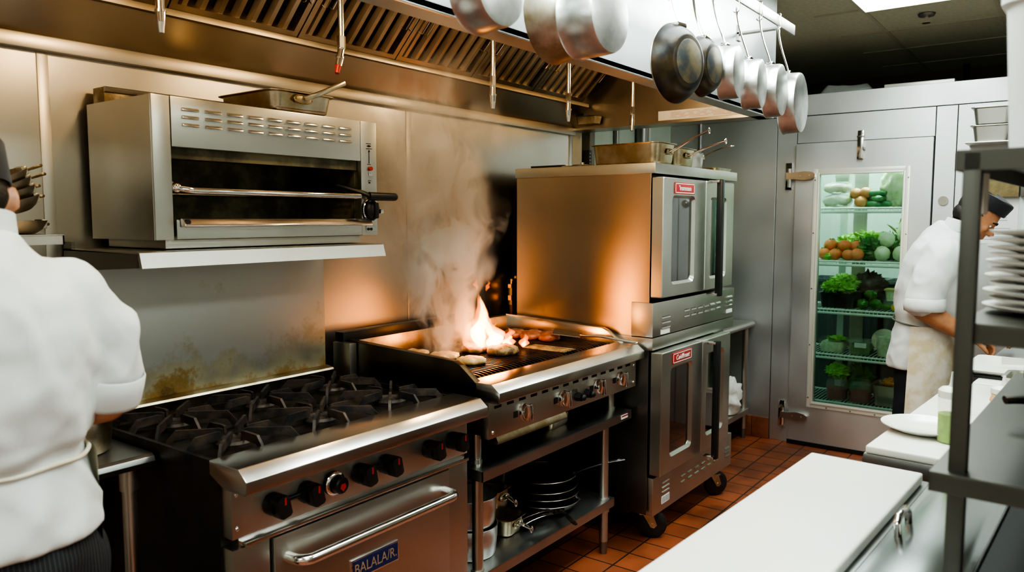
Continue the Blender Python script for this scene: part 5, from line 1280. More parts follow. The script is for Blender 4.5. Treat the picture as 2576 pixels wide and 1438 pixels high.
# near prep table: local frame at its far left corner, +X along the aisle, -Y away from the cook line
P1 = T(2.16, .57, 0) @ RZ(A1)
t1 = thing('prep_table', 'near refrigerated prep table with a long board and hinged steel lid', 'prep table', (2.16,.57,0), RZ(A1))
m = MB(); m.box(-1.32,.0,-1.0,-.02,.09,.862,bev=.004); m.build('cabinet', M_TABLE, t1, smooth=False)
m = MB(); m.box(-1.34,.02,-1.02,-.0,.862,.884,bev=.003); m.build('worktop', M_TABLE, t1)
for k in range(2):
    m = MB(); m.box(-1.28+.64*k,-.68+.64*k,-.02,-.001,.14,.82,bev=.003); d = m.build('cabinet_door', M_STEEL, t1)
    m = MB(); m.box(-1.2+.64*k,-.76+.64*k,0,.018,.77,.79,bev=.004); m.build('door_handle', M_CHROME, d)
for x in (-1.25,-.06):
    for y in (-.94,-.08):
        m = MB(); m.cyl((x,y,0),(x,y,.09),.02); m.build('foot', M_BLACK, t1)
m = MB(); m.box(-.87,-.025,-.46,-.285,.884,.897,bev=.004,seg=3)
m.ring_loft([[V((x,y,.897)) for x,y in ((-.85,-.30),(-.85,-.445),(-.045,-.445),(-.045,-.30))],[V((x,y,.905)) for x,y in ((-.8,-.32),(-.8,-.43),(-.09,-.43),(-.09,-.32))]])
ld = m.build('lid', M_LID, t1)
m = MB(); x, y = -.40, -.302
m.tube([(x-.045,y-.01,.898),(x-.045,y-.008,.928),(x-.032,y-.006,.938),(x+.032,y-.006,.938),(x+.045,y-.008,.928),(x+.045,y-.01,.898)], .0075, 10); m.build('lid_handle', M_CHROME, ld)
m = MB(); m.box(-.88,-.02,-1.0,-.462,.884,.889); m.build('well_shade', M_DARK, t1, smooth=False)  # flat dark sheet: shade of an open pan well put into colour
bd = MB(); bd.box(-1.25,-.005,-.268,.01,.885,.912,bev=.007,seg=3)
bd.bm.transform(P1); o = bd.build('cutting_board', M_BOARD); tag(o, 'long white cutting board along the near prep table', 'cutting board')
# far prep table
P2 = T(2.29, .475, 0) @ RZ(-4)
t2 = thing('prep_table', 'far prep table where the second cook works, in front of the cooler', 'prep table', (2.29,.475,0), RZ(-4))
m = MB(); m.prism([(.0,.895),(-.9,.895),(-.9,.85),(-.02,.85),(.0,.858),(.004,.875)],'x',0,2.35,bev=.002); m.build('worktop', M_TABLE, t2)
m = MB(); m.box(.02,2.33,-.88,-.06,.3,.845); m.build('cabinet', M_STEEL, t2, smooth=False)
for x in (.06,2.28):
    for y in (-.06,-.84):
        m = MB(); m.cyl((x,y,0),(x,y,.85),.019,seg=14); m.build('leg', M_CHROME, t2)
m = MB(); m.box(.02,2.33,-.06,-.045,.78,.84); m.build('apron_rail', M_STEEL, t2)
bd = MB(); bd.box(.0,1.12,-.235,-.004,.8955,.918,bev=.006,seg=3); bd.bm.transform(P2); o = bd.build('cutting_board', M_BOARD); tag(o, 'white cutting board on the far prep table under the plate', 'cutting board')
bd = MB(); bd.box(1.16,1.62,-.32,-.06,.8955,.915,bev=.006,seg=3); bd.bm.transform(P2); o = bd.build('cutting_board', M_BOARD); tag(o, 'second white board further along the far prep table', 'cutting board')
def W2(x,y,z): return P2 @ V((x,y,z))
m = MB(); m.lathe([(.0,.0),(.07,.0),(.078,.004),(.104,.014),(.116,.02),(.116,.0225),(.1,.018),(.075,.008),(.0,.006)], T(2.545,.365,.9185), seg=48); o = m.build('dinner_plate', M_CERAM); tag(o, 'white dinner plate on the board before the squeeze bottle', 'plate')
M_SOFT = plastic_film('soft_bottle', (.82,.85,.7), .8, .3)
M_GSAUCE = plain('green_sauce', (.24,.42,.025), .5, scale=60, col2=(.2,.32,.04))
M_OSAUCE = plain('orange_sauce', (.75,.48,.25), .5)
def squeeze(x, y, z, h, r, fill, fh, lb):
    t = thing('squeeze_bottle', lb, 'bottle', (x,y,z), world=True, group='squeeze bottles on the far prep table')
    m = MB(); m.lathe([(.0,z),(r*.94,z),(r,z+.006),(r,z+h*.78),(r*.97,z+h*.82)], T(x,y,0), seg=30); m.build('bottle_body', M_SOFT, t)
    m = MB(); m.lathe([(.0,z+.003),(r*.92,z+.003),(r*.96,z+.008),(r*.96,z+fh),(.0,z+fh)], T(x,y,0), seg=30); m.build('sauce', fill, t)
    m = MB(); m.lathe([(r*1.03,z+h*.78),(r*1.04,z+h*.8),(r*1.03,z+h*.9),(r*.8,z+h*.95),(r*.3,z+h*.97),(r*.22,z+h*1.02),(r*.12,z+h*1.22),(.0,z+h*1.22)], T(x,y,0), seg=30); m.build('screw_cap', M_BOARD, t)
squeeze(2.46,.285,.9185,.165,.034,M_GSAUCE,.082,'squeeze bottle half full of green sauce beside the plate')
squeeze(2.86,.19,.896,.13,.034,M_OSAUCE,.1,'squeeze bottle of orange sauce behind the rack post')
# steel pan with greens, tray and knife
t = thing('steam_pan', 'small steel pan with greens under the cook\'s hand', 'pan', (3.25,.11,.896), RZ(-4))
m = MB(); m.rloft([(.075,.085,.025,0),(.09,.1,.03,.098),(.098,.108,.032,.1),(.087,.097,.028,.097),(.073,.083,.025,.02)], cap1=True); m.build('pan_body', M_STEEL, t)
blob('broccoli_piece', (3.27,.13,.975), (.03,.03,.022), M_LET, 81, .3, 5, 'bright green broccoli piece on the rim of the steel pan', 'vegetable', None, 34, .6)
blob('carrot_piece', (3.12,.225,.896), (.02,.022,.025), M_CARR, 82, .2, 3, 'orange carrot piece beside the steel pan', 'vegetable')
t = thing('prep_tray', 'wide white tray with dark base the cook reaches over', 'tray', (3.75,.24,.915), RZ(-4))
m = MB(); m.box(-.2,.2,-.17,.13,0,.012,bev=.003); m.build('base', M_BLACK, t)
m = MB(); m.rloft([(.18,.13,.02,.012),(.21,.155,.03,.03),(.215,.16,.03,.032),(.2,.145,.025,.03),(.17,.12,.02,.016)], T(0,-.02,0), cap1=True); m.build('tray_top', M_BOARD, t)
t = thing('kitchen_knife', 'kitchen knife with a black grip on the white tray', 'knife', (3.78,.13,.95), RZ(-70))
m = MB(); m.box(-.14,.0,-.001,.001,.0,.03); m.build('blade', M_CHROME, t, smooth=False)
m = MB(); m.box(.0,.12,-.01,.01,.005,.03,bev=.006); m.build('grip', M_BLACK, t)

# ------------------------------------------------------------------ overshelf rack on the near table
R0 = (1.335, .152)
rx = thing('shelf_rack', 'dark steel overshelf rack standing on the near prep table', 'rack', (R0[0], R0[1], .885), RZ(A1))
def rshelf(z, x0, y1, L=1.0):
    m = MB(); m.box(x0, L, -.75, y1, z-.003, z, bev=.001); m.box(x0, x0+.003, -.75, y1, z-.031, z-.002, bev=.001); m.box(x0, L, y1-.003, y1, z-.031, z-.002); m.box(L-.003, L, -.75, y1, z-.031, z-.002)
    m.build('rack_shelf', M_RACK, rx, smooth=False)
zb = .885
rshelf(1.166-zb, -.03, .024, .95); rshelf(1.393-zb, .0, .0, .95); rshelf(1.65-zb, -.012, .012, .95)
for x, y in ((.0,-.016),(.9,-.016),(.0,-.70),(.9,-.70)):
    m = MB(); m.box(x-.012,x+.012,y-.006,y+.018,.0,1.65-zb-.003,bev=.002); m.build('post', M_RACK, rx)
    m = MB(); m.box(x-.02,x+.02,y-.01,y+.034,.0,.006); m.build('post_foot', M_RACK, rx)
RK = T(R0[0],R0[1],0) @ RZ(A1)
def WR(x,y,z): return RK @ V((x,y,z))
M_TUBW = plastic_film('white_tub_plastic', (.84,.85,.82), .06, .35)
c = WR(.155,-.13,0)
t = thing('plastic_tub', 'tall white plastic tub on the top shelf of the rack', 'tub', (c.x,c.y,1.6505), RZ(A1))
m = MB(); m.rloft([(.085,.089,.03,0),(.095,.1,.034,.2),(.096,.101,.035,.218),(.102,.108,.036,.22),(.102,.108,.036,.236),(.096,.101,.034,.236)]); m.build('tub_body', M_TUBW, t)
m = MB(); m.rloft([(.081,.085,.03,.004),(.087,.092,.03,.15)], cap1=True); m.build('contents', plain('tub_fill',(.42,.44,.38),.6), t)
m = MB(); m.rloft([(.105,.111,.037,.236),(.105,.111,.037,.24),(.085,.09,.03,.243)], cap1=True); m.build('lid', M_BOARD, t)
t = thing('wall_ledge', 'small steel ledge on the cooler panel holding insert pans', 'shelf', (XC-.1,.45,1.96), world=True)
m = MB(); m.box(XC-.22,XC-.002,.2,.60,1.975,1.982,bev=.002); m.build('ledge_plate', M_STEEL, t)
m = MB(); m.prism([(XC-.2,1.975),(XC-.002,1.975),(XC-.002,1.9)],'y',.3,.304); m.build('ledge_bracket', M_STEEL, t, smooth=False)
for i,(z,lb) in enumerate(((1.9825,'lower steel insert pan stacked on the ledge behind the white tub'),(2.085,'upper steel insert pan stacked on the ledge behind the white tub'))):
    t = thing('insert_pan', lb, 'pan', (XC-.115,.475,z), None, 'steel insert pans on the ledge')
    m = MB(); m.rloft([(.07,.08,.02,0),(.08,.092,.024,.085),(.092,.105,.026,.09),(.092,.105,.026,.094),(.078,.09,.022,.092),(.07,.08,.02,.01)], cap0=True, cap1=True); m.build('pan_body', M_STEEL, t)
M_STONE = plain('stoneware', (.72,.69,.64), .4, var=.08)
for k in range(11):
    c = WR(.2+.004*math.sin(k*2.1),-.112+.004*math.cos(k*3.3),0)
    m = MB(); m.lathe([(.0,.0),(.06,.0),(.065,.003),(.098,.009),(.105,.0125),(.106,.0145),(.1,.0145),(.066,.0065),(.0,.005)], T(c.x,c.y,1.3935+.0122*k), seg=44)
    o = m.build('side_plate', M_STONE); tag(o, ('topmost pale plate of the tall stack on the rack' if k == 10 else 'bottom pale plate of the tall stack on the rack' if k == 0 else 'pale plate number %s up from the rack shelf in the stack' % ('two three four five six seven eight nine ten'.split()[k-1])), 'plate', 'plates stacked on the rack')
c = WR(.45,-.2,0)
t = thing('skillet', 'small dark skillet on the lowest shelf of the rack', 'pan', (c.x,c.y,1.1665), RZ(116))
m = MB(); m.lathe([(.0,.0),(.07,.0),(.085,.018),(.095,.045),(.092,.045),(.08,.018),(.0,.006)], seg=32); m.build('body', M_PANBLK, t)
m = MB(); strip(m, bez((.09,0,.036),(.13,0,.046),(.17,0,.05),(.2,0,.046),8), .026, .016); m.build('handle', M_PANBLK, t)
m = MB(); m.lathe([(.0,.02),(.084,.02),(.08,.05),(.0,.062)], seg=24); m.build('bread_filling', plain('tan_fill',(.55,.4,.2),.7,scale=30,col2=(.4,.26,.12)), t)
c = WR(.075,-.016,0)
m = MB(); m.box(-.0008,.0008,-.012,.010,1.556,1.6185); m.bm.transform(T(c.x,c.y,0) @ RZ(A1+80)); o = m.build('paper_slip', plain('beige_paper',(.62,.55,.46),.8), smooth=False); tag(o, 'beige paper slip hanging under the top rack shelf', 'paper')
# ------------------------------------------------------------------ the two cooks
def frame_of(P, f):
    f = V((f[0], f[1], 0)).normalized(); r = V((f.y, -f.x, 0)); P = V(P)
    return lambda a, b, c: P + r*a + f*b + V((0,0,c)), r, f
def erings(m, L, rings, seg=28, sq=1.0):
    """torso: rings of (c height, centre a, centre b, half width, half depth, tilt fwd)"""
    out = []
    for c, a0, b0, rx, ry, tl in rings:
        ring = []
        for k in range(seg):
            q = 2*PI*k/seg; ca, sa = math.cos(q), math.sin(q)
            if sq != 1.0: ca = math.copysign(abs(ca)**sq, ca); sa = math.copysign(abs(sa)**sq, sa)
            ring.append(L(a0+rx*ca, b0+ry*sa, c - ry*sa*tl))
        out.append(ring)
    m.ring_loft(out)
def limb(m, pts, rad, seg=16):
    P = [V(p) for p in pts]; Q = []; R = []
    for i in range(len(P)-1):
        for k in range(4):
            t = k/4; Q.append(P[i].lerp(P[i+1], t)); R.append(rad[i]*(1-t)+rad[i+1]*t)
    Q.append(P[-1]); R.append(rad[-1]); m.tube(Q, R, seg)
    m.ball(P[0], rad[0], seg=seg, rings=10); m.ball(P[-1], rad[-1], seg=seg, rings=10)
def hand(m, w, d, n, s, curl=.6, sc=1.0):
    """w wrist, d towards fingers, n palm normal, s thumb side"""
    w = V(w); d = V(d).normalized(); n = V(n); n = (n-d*n.dot(d)).normalized(); s = V(s); s = (s-d*s.dot(d)-n*s.dot(n)).normalized()
    def p(x, y, z): return w + (d*x + s*y + n*z)*sc
    m.ring_loft([[p(x, hw*math.cos(2*PI*k/14), hz*math.sin(2*PI*k/14)) for k in range(14)] for x, hw, hz in ((-.02,.026,.021),(.01,.029,.02),(.04,.038,.018),(.07,.042,.016),(.088,.040,.013),(.094,.03,.008))])
    for y, L, r in ((.031,.07,.0088),(.0105,.078,.009),(-.010,.073,.0086),(-.029,.058,.0076)):
        a = 0; q = V((.084, y, 0)); pts = [p(.05, y*.9, 0), p(*q)]; rr = [r*1.05, r*1.08]
        for seg_, c_ in ((.45, curl*.7), (.32, curl), (.23, curl*.8)):
            a += c_; q = q + V((math.cos(a)*L*seg_, 0, math.sin(a)*L*seg_)); pts.append(p(*q)); rr.append(r*(1.0 if seg_ > .4 else .95 if seg_ > .3 else .82))
        m.tube([v for v in pts], rr, 10)
        for v, r_ in zip(pts[1:], rr[1:]): m.ball(v, r_*sc, seg=10, rings=8)
    pts = [p(.012,.018,.004), p(.04,.048,.018), p(.066,.052,.036), p(.084,.044,.048)]; rr = [.014,.0125,.0105,.0085]
    m.tube(pts, rr, 10)
    for v, r_ in zip(pts, rr): m.ball(v, r_*sc, seg=10, rings=8)
def head(m, c, f, u, s=1.0):
    """c = centre of the skull between the ears; f face direction, u up of the head"""
    f = V(f).normalized(); u = V(u); u = (u-f*u.dot(f)).normalized(); r = f.cross(u)
    B = Matrix((r, f, u)).transposed().to_4x4(); c = V(c)
    def P(a, b, h): return c + (r*a + f*b + u*h)*s
    def E(a, b, h, rx, ry, rz): m.ball(P(a, b, h), (rx*s, ry*s, rz*s), M=B, seg=20, rings=14)
    E(0,-.008,.035,.077,.096,.085); E(0,.03,.005,.066,.062,.075); E(0,.04,-.045,.052,.052,.06); E(0,.062,-.085,.026,.024,.022)
    E(-.04,.01,-.05,.02,.05,.04); E(.04,.01,-.05,.02,.05,.04)                                # jaw
    E(0,.078,.022,.05,.018,.014)                                                                  # brow
    E(-.038,.066,-.018,.02,.018,.02); E(.038,.066,-.018,.02,.018,.02)                            # cheeks
    m.tube([P(0,.082,.012),P(0,.096,-.01),P(0,.112,-.028),P(0,.104,-.036)], [.009*s,.011*s,.0135*s,.010*s], 12)
    m.ball(P(0,.109,-.028), .0135*s); m.ball(P(-.012,.097,-.032), .009*s); m.ball(P(.012,.097,-.032), .009*s)
    E(0,.088,-.056,.022,.012,.006); E(0,.086,-.067,.02,.012,.007)                                # lips
    for sd in (-1, 1):
        E(sd*.078,-.006,-.012,.012,.018,.034); E(sd*.089,-.018,-.008,.009,.013,.03)
    return P, B
def eyes(root, P, B, s, mat_w, mat_d):
    for sd in (-1, 1):
        m = MB(); m.ball(P(sd*.031,.077,.002), (.013*s,.009*s,.007*s), M=B, seg=14, rings=10); e = m.build('eye', mat_w, root)
        m = MB(); m.ball(P(sd*.031,.0845,.0015), (.0055*s,.003*s,.0055*s), M=B, seg=12, rings=8); m.build('iris', mat_d, e)
        m = MB(); m.tube([P(sd*.012,.094,.021),P(sd*.03,.093,.027),P(sd*.05,.078,.021)], [.004*s,.005*s,.003*s], 8); m.build('eyebrow', mat_d, root)
def capmesh(P, s, h0, h1, tilt=.0, rx=.084, ry=.104):
    m = MB(); rings = []
    for h, k in ((h0,1.0),(h0+.004,1.012),(h1-.012,1.0),(h1-.003,.95),(h1,.8),(h1+.002,.4),(h1+.002,.02)):
        rings.append([P(rx*k*math.cos(2*PI*i/36), -.006+ry*k*math.sin(2*PI*i/36), h - tilt*ry*math.sin(2*PI*i/36)) for i in range(36)])
    m.ring_loft(rings, False, True)
    m.ring_loft([[P(rx*k*math.cos(2*PI*i/36), -.006+ry*k*math.sin(2*PI*i/36), h - tilt*ry*math.sin(2*PI*i/36)) for i in range(36)] for h, k in ((h0,1.0),(h0+.002,.96),(h1-.02,.94))], False, False)
    return m
def folds(mb, L, amp, sc, seed, extra=None, hem=0):
    bm = mb.bm; bm.normal_update()
    for v in bm.verts:
        p = v.co; n = v.normal
        a = noise.noise(V((p.x*sc[0]+seed, p.y*sc[1], p.z*sc[2])))
        b = 1-abs(noise.noise(V((p.x*sc[0]*1.4+p.z*sc[2]*.8, p.y*sc[1]*1.3+seed, p.z*sc[2]*1.1))))*2
        c = noise.noise(p*26)*.12
        k = a*.75 + b*.45 + c
        if extra: k += extra(p)
        k += (max(0, 1-3.2*abs(noise.noise(V((p.x*sc[0]*1.9+seed*2, p.y*sc[1]*1.9, p.z*sc[2]*2.1)))))-.35)*.5
        h = min(1, max(0, (p.z-hem)/.09)) if hem else 1
        v.co = p + V((n.x, n.y, n.z*h))*k*amp*(.45+.55*h)

# ---------------- the cook at the left, seen from behind
P1_, F1 = (.558, 1.655, 0), (.06, 1.0)
L1, r1, f1 = frame_of(P1_, F1)
c1 = thing('person', 'cook seen from behind in a white jacket and black cap, working at the side table', 'person', (P1_[0], P1_[1], 0), world=True)
body = MB()
erings(body, L1, [(.88,0,0,.15,.11,0),(1.0,0,0,.15,.11,0),(1.2,0,.0,.16,.115,0),(1.36,0,.0,.17,.11,0),(1.44,0,.0,.12,.08,0),(1.48,0,.015,.06,.06,0)])
limb(body, [L1(0,.0,1.45), L1(0,.03,1.55)], [.062,.058])
hP, hB = head(body, L1(.0,.058,1.59), L1(0,1,-.34)-L1(0,0,0), V((0,0,1)), .94)
for s in (-1, 1):
    limb(body, [L1(s*.08,0,.92), L1(s*.105,.01,.50), L1(s*.11,-.01,.1)], [.075,.055,.04])
    limb(body, [L1(s*.11,-.03,.06), L1(s*.115,.13,.045)], [.045,.035])
# right arm bends forward and in, left arm reaches forward over the table
elb = L1(.216,.0,1.172); wr = L1(.05,.24,1.115)
limb(body, [L1(.15,0,1.41), elb], [.055,.046]); limb(body, [elb, L1(.158,.085,1.145), wr], [.05,.047,.034])
hand(body, wr, wr-elb, V((0,0,-1)), V((-1,.3,0)), .5)
elb2 = L1(-.245,.04,1.23); wr2 = L1(-.10,.29,1.14)
limb(body, [L1(-.15,0,1.41), elb2], [.055,.046]); limb(body, [elb2, wr2], [.048,.034])
hand(body, wr2, wr2-elb2, V((0,0,-1)), V((1,.3,0)), .5)
remesh(body, .008, 2).build('body', M_SKIN, c1, angle=180)
# jacket
jk = MB()
erings(jk, L1, [(.935,0,-.005,.196,.16,0),(.97,0,-.005,.193,.157,0),(1.05,0,0,.178,.142,0),(1.09,0,.0,.170,.134,0),(1.13,0,.0,.184,.147,0),(1.23,0,-.005,.192,.155,0),(1.33,0,-.01,.194,.15,0),(1.40,0,-.012,.178,.13,0),(1.445,0,-.008,.135,.1,0),(1.485,0,.0,.088,.078,0),(1.515,0,.01,.07,.07,0)], seg=36, sq=.9)
limb(jk, [L1(.145,-.005,1.392), L1(.20,-.01,1.315), L1(.218,-.002,1.245), L1(.216,.0,1.225)], [.085,.08,.073,.073])
jk.cyl(L1(.217,-.002,1.235), L1(.212,.012,1.182), .074, .077, seg=24)
limb(jk, [L1(-.145,-.005,1.392), L1(-.20,.0,1.315), elb2+V((0,0,.01)), L1(-.225,.07,1.22)], [.085,.08,.072,.072])
jm = remesh(jk, .0095, 5)
def ex1(p):
    k = 0
    q = p - L1(.17,-.12,1.28); d = V((.55,.0,-.84))
    # folds pulled from the armpit down to the waist, and bunching above the apron string
    t = (p.z-1.095)/.14
    if 0 < t < 1: k += math.sin(p.z*62 + noise.noise(p*7)*4)*.30*(1-t)*math.sin(PI*min(1, t*3+.1))
    a = (p-V((P1_[0],P1_[1],0))).dot(r1)
    if 1.1 < p.z < 1.4 and a > .02: k += max(0, math.sin((a*1.1+(p.z-1.1)*.62)*46 + noise.noise(p*5)*2))*.34*min(1, (a-.02)*8)*(1-abs(p.z-1.25)/.15)
    if p.z < 1.075: k += math.sin(a*58+noise.noise(p*6)*3)*.3*min(1, (1.075-p.z)*8)
    return k
folds(jm, L1, .021, (4.2, 4.2, 2.8), 2.2, ex1, .94)
jm.build('jacket', M_JACKET, c1, angle=180)
m = MB(); rg = []
for h, k in ((1.497,1.0),(1.525,.97),(1.549,.95),(1.549,.86),(1.50,.88)): rg.append([L1(.078*k*math.cos(2*PI*i/32), .022+.08*k*math.sin(2*PI*i/32), h-.02*math.sin(2*PI*i/32)) for i in range(32)])
m.ring_loft(rg, False, False); m.build('collar', M_JACKET, c1, angle=60)
m = MB(); rg = []
cc, dd = L1(.2145,.004,1.205), (L1(.212,.012,1.182)-L1(.217,-.002,1.235)).normalized()
e1 = dd.orthogonal().normalized(); e2 = dd.cross(e1)
for t, r_ in ((-.03,.0765),(-.026,.0805),(.0,.0815),(.028,.0805),(.036,.078),(.034,.074),(.0,.071)): rg.append([cc+dd*t+(e1*math.cos(2*PI*i/40)+e2*math.sin(2*PI*i/40))*(r_+.0025*noise.noise(V((i*.5,t*30,1)))) for i in range(40)])
m.ring_loft(rg, False, False); m.build('rolled_cuff', M_JACKET, c1, angle=180)
# trousers, apron, string
tr = MB()
erings(tr, L1, [(.80,0,0,.175,.145,0),(.9,0,-.01,.178,.152,0),(1.0,0,0,.16,.13,0),(1.04,0,0,.15,.12,0)], seg=32)
for s in (-1, 1): limb(tr, [L1(s*.10,-.005,.86), L1(s*.108,.01,.5), L1(s*.112,-.015,.12)], [.105,.082,.07])
tm = remesh(tr, .012, 3); folds(tm, L1, .008, (6,6,3), 5.5); tm.build('trousers', M_PANTS, c1, angle=180)
ap = MB(); rg = []
for z in [1.09-.02*i for i in range(34)]:
    ring = []
    for i in range(41):
        q = math.radians(-22 + 224*i/40); g = 1+.12*(1.09-z)
        w = .008*noise.noise(V((i*.22, z*3, 2)))
        ring.append(L1((.184*g+w)*math.cos(q), (.162*g+w)*math.sin(q)-.005, z))
    rg.append(ring)
ap.ring_loft(rg, False, False, closed=False); ap.build('apron', M_APRON, c1, angle=180)
m = MB(); rg = []
m.tube([L1(.174*math.cos(2*PI*i/48), .138*math.sin(2*PI*i/48), 1.089+.002*math.sin(i)) for i in range(48)], .0045, 8, closed=True); m.build('apron_string', M_APRON, c1, angle=180)
for s in (-1, 1):
    m = MB(); m.ring_loft([[L1(s*.113+hx*math.cos(2*PI*k/16), b+ly*math.sin(2*PI*k/16), z) for k in range(16)] for z, b, hx, ly in ((.001,.05,.05,.14),(.03,.05,.052,.142),(.07,.03,.048,.12),(.12,-.01,.045,.06))]); m.build('shoe', M_SHOE, c1, angle=60)
# hair and cap
hr = MB()
def HB(a,b,h,rx,ry,rz): hr.ball(hP(a,b,h), (rx,ry,rz), M=hB, seg=24, rings=16)
HB(0,-.016,.035,.0745,.087,.081); HB(0,-.034,-.012,.0665,.064,.047)
hr.build('hair', M_HAIR, c1, angle=180)
capmesh(hP, 1, .016, .116, -.12, .0845, .105).build('cap', M_CAP, c1, angle=50)
eyes(c1, hP, hB, .94, M_WHITE, M_HAIR)

# ---------------- the cook at the right, leaning over the far table
P2_, F2 = (4.36, .705, 0), (.05, -1.0)
L2, r2, f2 = frame_of(P2_, F2)
c2 = thing('person', 'cook in profile with black cap and stained apron, leaning over the far prep table', 'person', (P2_[0], P2_[1], 0), world=True)
body = MB()
erings(body, L2, [(.85,0,.04,.12,.08,0),(.98,0,.045,.12,.08,0),(1.15,0,.07,.14,.1,.3),(1.32,0,.125,.16,.105,.35),(1.42,0,.17,.12,.085,.4),(1.47,0,.2,.06,.06,.5)])
limb(body, [L2(0,.15,1.42), L2(0,.215,1.52)], [.062,.056])
hF = L2(0,.76,-.65)-L2(0,0,0); hU = L2(0,.65,.76)-L2(0,0,0)
hP2, hB2 = head(body, L2(0,.262,1.56), hF, hU, 1.0)
for s in (-1, 1):
    limb(body, [L2(s*.07,.04,.90), L2(s*.095,.02,.5), L2(s*.1,-.01,.1)], [.075,.055,.04]); limb(body, [L2(s*.1,-.03,.06), L2(s*.105,.13,.045)], [.045,.035])
eR = L2(.245,.075,1.115); wR = L2(.165,.265,.99)
limb(body, [L2(.17,.15,1.38), eR], [.055,.048]); limb(body, [eR, eR.lerp(wR,.35), wR], [.05,.05,.032])
hand(body, wR, L2(.10,.40,.945)-L2(.165,.265,.99), V((0,0,-1)), V((-1,-.3,0)), .75)
eL = L2(-.25,.12,1.12); wL = L2(-.13,.33,1.0)
limb(body, [L2(-.17,.15,1.38), eL], [.055,.048]); limb(body, [eL, wL], [.05,.034]); hand(body, wL, L2(-.06,.48,.955)-L2(-.13,.33,1.0), V((0,0,-1)), V((1,-.3,0)), .7)
remesh(body, .006, 2).build('body', M_SKIN2, c2, angle=180)
jk = MB()
erings(jk, L2, [(.80,0,.03,.19,.135,0),(.88,0,.035,.185,.132,0),(.98,0,.045,.168,.122,.1),(1.02,0,.05,.162,.118,.15),(1.07,0,.055,.175,.135,.2),(1.18,0,.08,.19,.148,.3),(1.29,0,.105,.195,.15,.35),(1.37,0,.125,.18,.132,.4),(1.43,0,.145,.125,.105,.45),(1.475,0,.165,.085,.08,.5),(1.50,0,.18,.07,.07,.5)], seg=36, sq=.9)
for s, e in ((1, eR), (-1, eL)):
    limb(jk, [L2(s*.165,.14,1.36), L2(s*.22,.10,1.25), e+V((0,0,.045))], [.09,.088,.08])
    jk.cyl(e+V((0,0,.07)), e+V((0,0,-.0))+f2*.01, .08, .084, seg=24)
jm = remesh(jk, .010, 4); folds(jm, L2, .011, (5.5, 5.5, 4), 8.1, None, .81); jm.build('jacket', M_JACKET, c2, angle=180)
for s, e in ((1, eR), (-1, eL)):
    m = MB(); m.lathe([(.082,.055),(.0885,.052),(.0905,.02),(.089,-.004),(.083,-.004),(.08,.03)], T(*(e+f2*.006)), seg=32); m.jitter(lambda p: p+V((0,0,.004*noise.noise(p*30)))); m.build('rolled_cuff', M_JACKET, c2, angle=180)
m = MB(); rg = []
for h, k in ((.0,1.05),(.03,1.0),(.05,.97),(.05,.9),(.0,.93)): rg.append([L2(.07*k*math.cos(2*PI*i/28), .188+.5*h+.074*k*math.sin(2*PI*i/28), 1.485+h-.3*.07*math.sin(2*PI*i/28)) for i in range(28)])
m.ring_loft(rg, False, False); m.build('collar', M_JACKET, c2, angle=60)
tr = MB()
erings(tr, L2, [(.80,0,.035,.155,.1,0),(.9,0,.04,.155,.102,0),(1.0,0,.045,.135,.09,0)], seg=30)
for s in (-1, 1): limb(tr, [L2(s*.078,.035,.84), L2(s*.09,.02,.5), L2(s*.1,-.015,.12)], [.088,.078,.068])
tm = remesh(tr, .013, 3); folds(tm, L2, .008, (6,6,3), 3.5); tm.build('trousers', M_PANTS2, c2, angle=180)
ap = MB(); rg = []
M_STAIN = plain('stained_apron', (.74,.7,.62), .9, scale=9, col2=(.6,.5,.3), bump=.12, bscale=300)
for z in [1.025-.02*i for i in range(34)]:
    ring = []
    for i in range(41):
        q = math.radians(-8 + 196*i/40); g = 1+.16*(1.025-z); w = .008*noise.noise(V((i*.25, z*3, 7)))
        ring.append(L2((.208*g+w)*math.cos(q), (.168*g+w)*math.sin(q)+.045-.02*(1.02-z), z))
    rg.append(ring)
ap.ring_loft(rg, False, False, closed=False); ap.build('apron', M_STAIN, c2, angle=180)
m = MB(); m.tube([L2(.176*math.cos(2*PI*i/48), .05+.135*math.sin(2*PI*i/48), 1.02-.15*.14*math.sin(2*PI*i/48)) for i in range(48)], .004, 8, closed=True); m.build('apron_string', M_STRING, c2, angle=180)
m = MB()
for k in (0, 1): m.tube(bez(L2(.1,.145,1.0), L2(.11+.01*k,.17,.95), L2(.1+.02*k,.175,.9), L2(.1+.025*k,.18,.84),8), .003, 6)
m.build('string_end', M_STRING, c2, angle=180)
for s in (-1, 1):
    m = MB(); m.ring_loft([[L2(s*.1+hx*math.cos(2*PI*k/16), b+ly*math.sin(2*PI*k/16), z) for k in range(16)] for z, b, hx, ly in ((.001,.05,.05,.14),(.03,.05,.052,.142),(.07,.03,.048,.12),(.12,-.01,.045,.06))]); m.build('shoe', M_SHOE, c2, angle=60)
hr = MB()
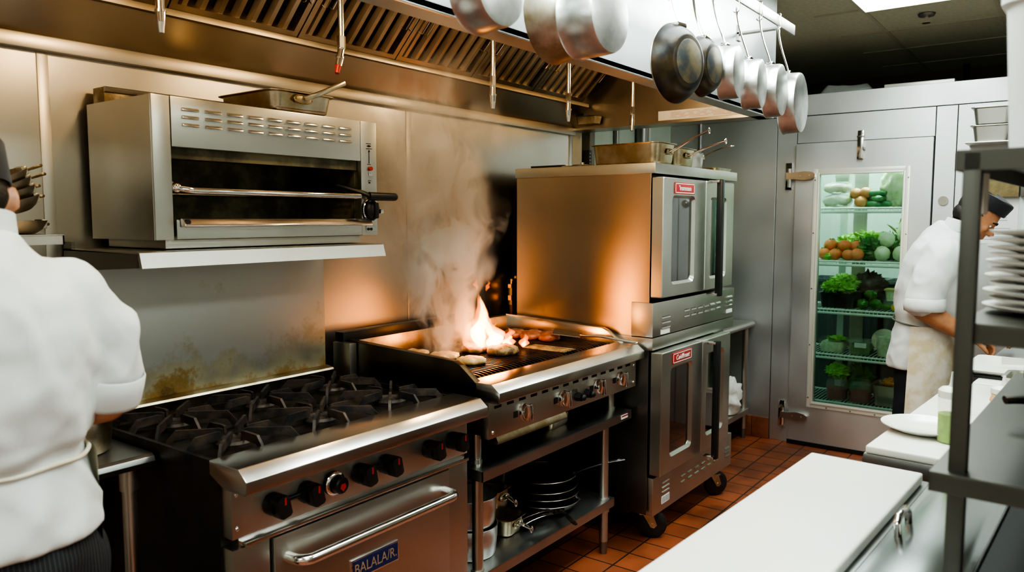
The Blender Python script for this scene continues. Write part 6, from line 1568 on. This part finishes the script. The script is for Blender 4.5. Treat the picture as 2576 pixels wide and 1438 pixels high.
hr.ball(hP2(0,-.018,.035), (.081,.092,.086), M=hB2, seg=24, rings=16); hr.ball(hP2(0,-.04,-.02), (.066,.06,.055), M=hB2, seg=24, rings=16); hr.build('hair', M_HAIR, c2, angle=180)
capmesh(hP2, 1, .05, .118, -.14, .083, .1).build('cap', M_CAP, c2, angle=50)
eyes(c2, hP2, hB2, 1.0, M_WHITE, M_HAIR)
# ------------------------------------------------------------------ camera, lights, world
cam = bpy.data.cameras.new('camera'); co = bpy.data.objects.new('camera', cam); COL.objects.link(co)
f_px = 1949.0; pit = math.atan(171/f_px); yaw = math.atan(1454/math.hypot(f_px, 171))
fw = V((math.cos(yaw)*math.cos(pit), math.sin(yaw)*math.cos(pit), -math.sin(pit))); rt = V((math.sin(yaw), -math.cos(yaw), 0)); up = rt.cross(fw)
co.matrix_world = Matrix(((rt.x, up.x, -fw.x, 0), (rt.y, up.y, -fw.y, 0), (rt.z, up.z, -fw.z, 1.55), (0,0,0,1)))
cam.sensor_width = 36; cam.lens = f_px/2576*36; cam.clip_start = .05
cam.dof.use_dof = True; cam.dof.focus_distance = 3.1; cam.dof.aperture_fstop = 3.6
SC.camera = co
w = bpy.data.worlds.new('world'); SC.world = w; w.use_nodes = True
w.node_tree.nodes['Background'].inputs[0].default_value = (.5,.6,.55,1); w.node_tree.nodes['Background'].inputs[1].default_value = .03
def lamp(name, kind, loc, energy, col, size=.1, rot=None):
    l = bpy.data.lights.new(name, kind); l.energy = energy; l.color = col
    if kind == 'POINT': l.shadow_soft_size = size
    if kind == 'AREA': l.size = size
    o = bpy.data.objects.new(name, l); COL.objects.link(o); o.location = loc
    if rot: o.rotation_euler = rot
    return o
lamp('flame_glow', 'POINT', (2.62, 2.08, 1.12), 1.5, (1,.33,.07), .06)
SC.view_settings.view_transform = 'AgX'
SC.view_settings.look = 'AgX - High Contrast'
SC.view_settings.exposure = .36
SC.cycles.volume_step_rate = .5; SC.cycles.max_bounces = 10; SC.cycles.volume_bounces = 3; SC.cycles.transparent_max_bounces = 16
SC.cycles.sample_clamp_indirect = 2.5; SC.cycles.blur_glossy = 1.0
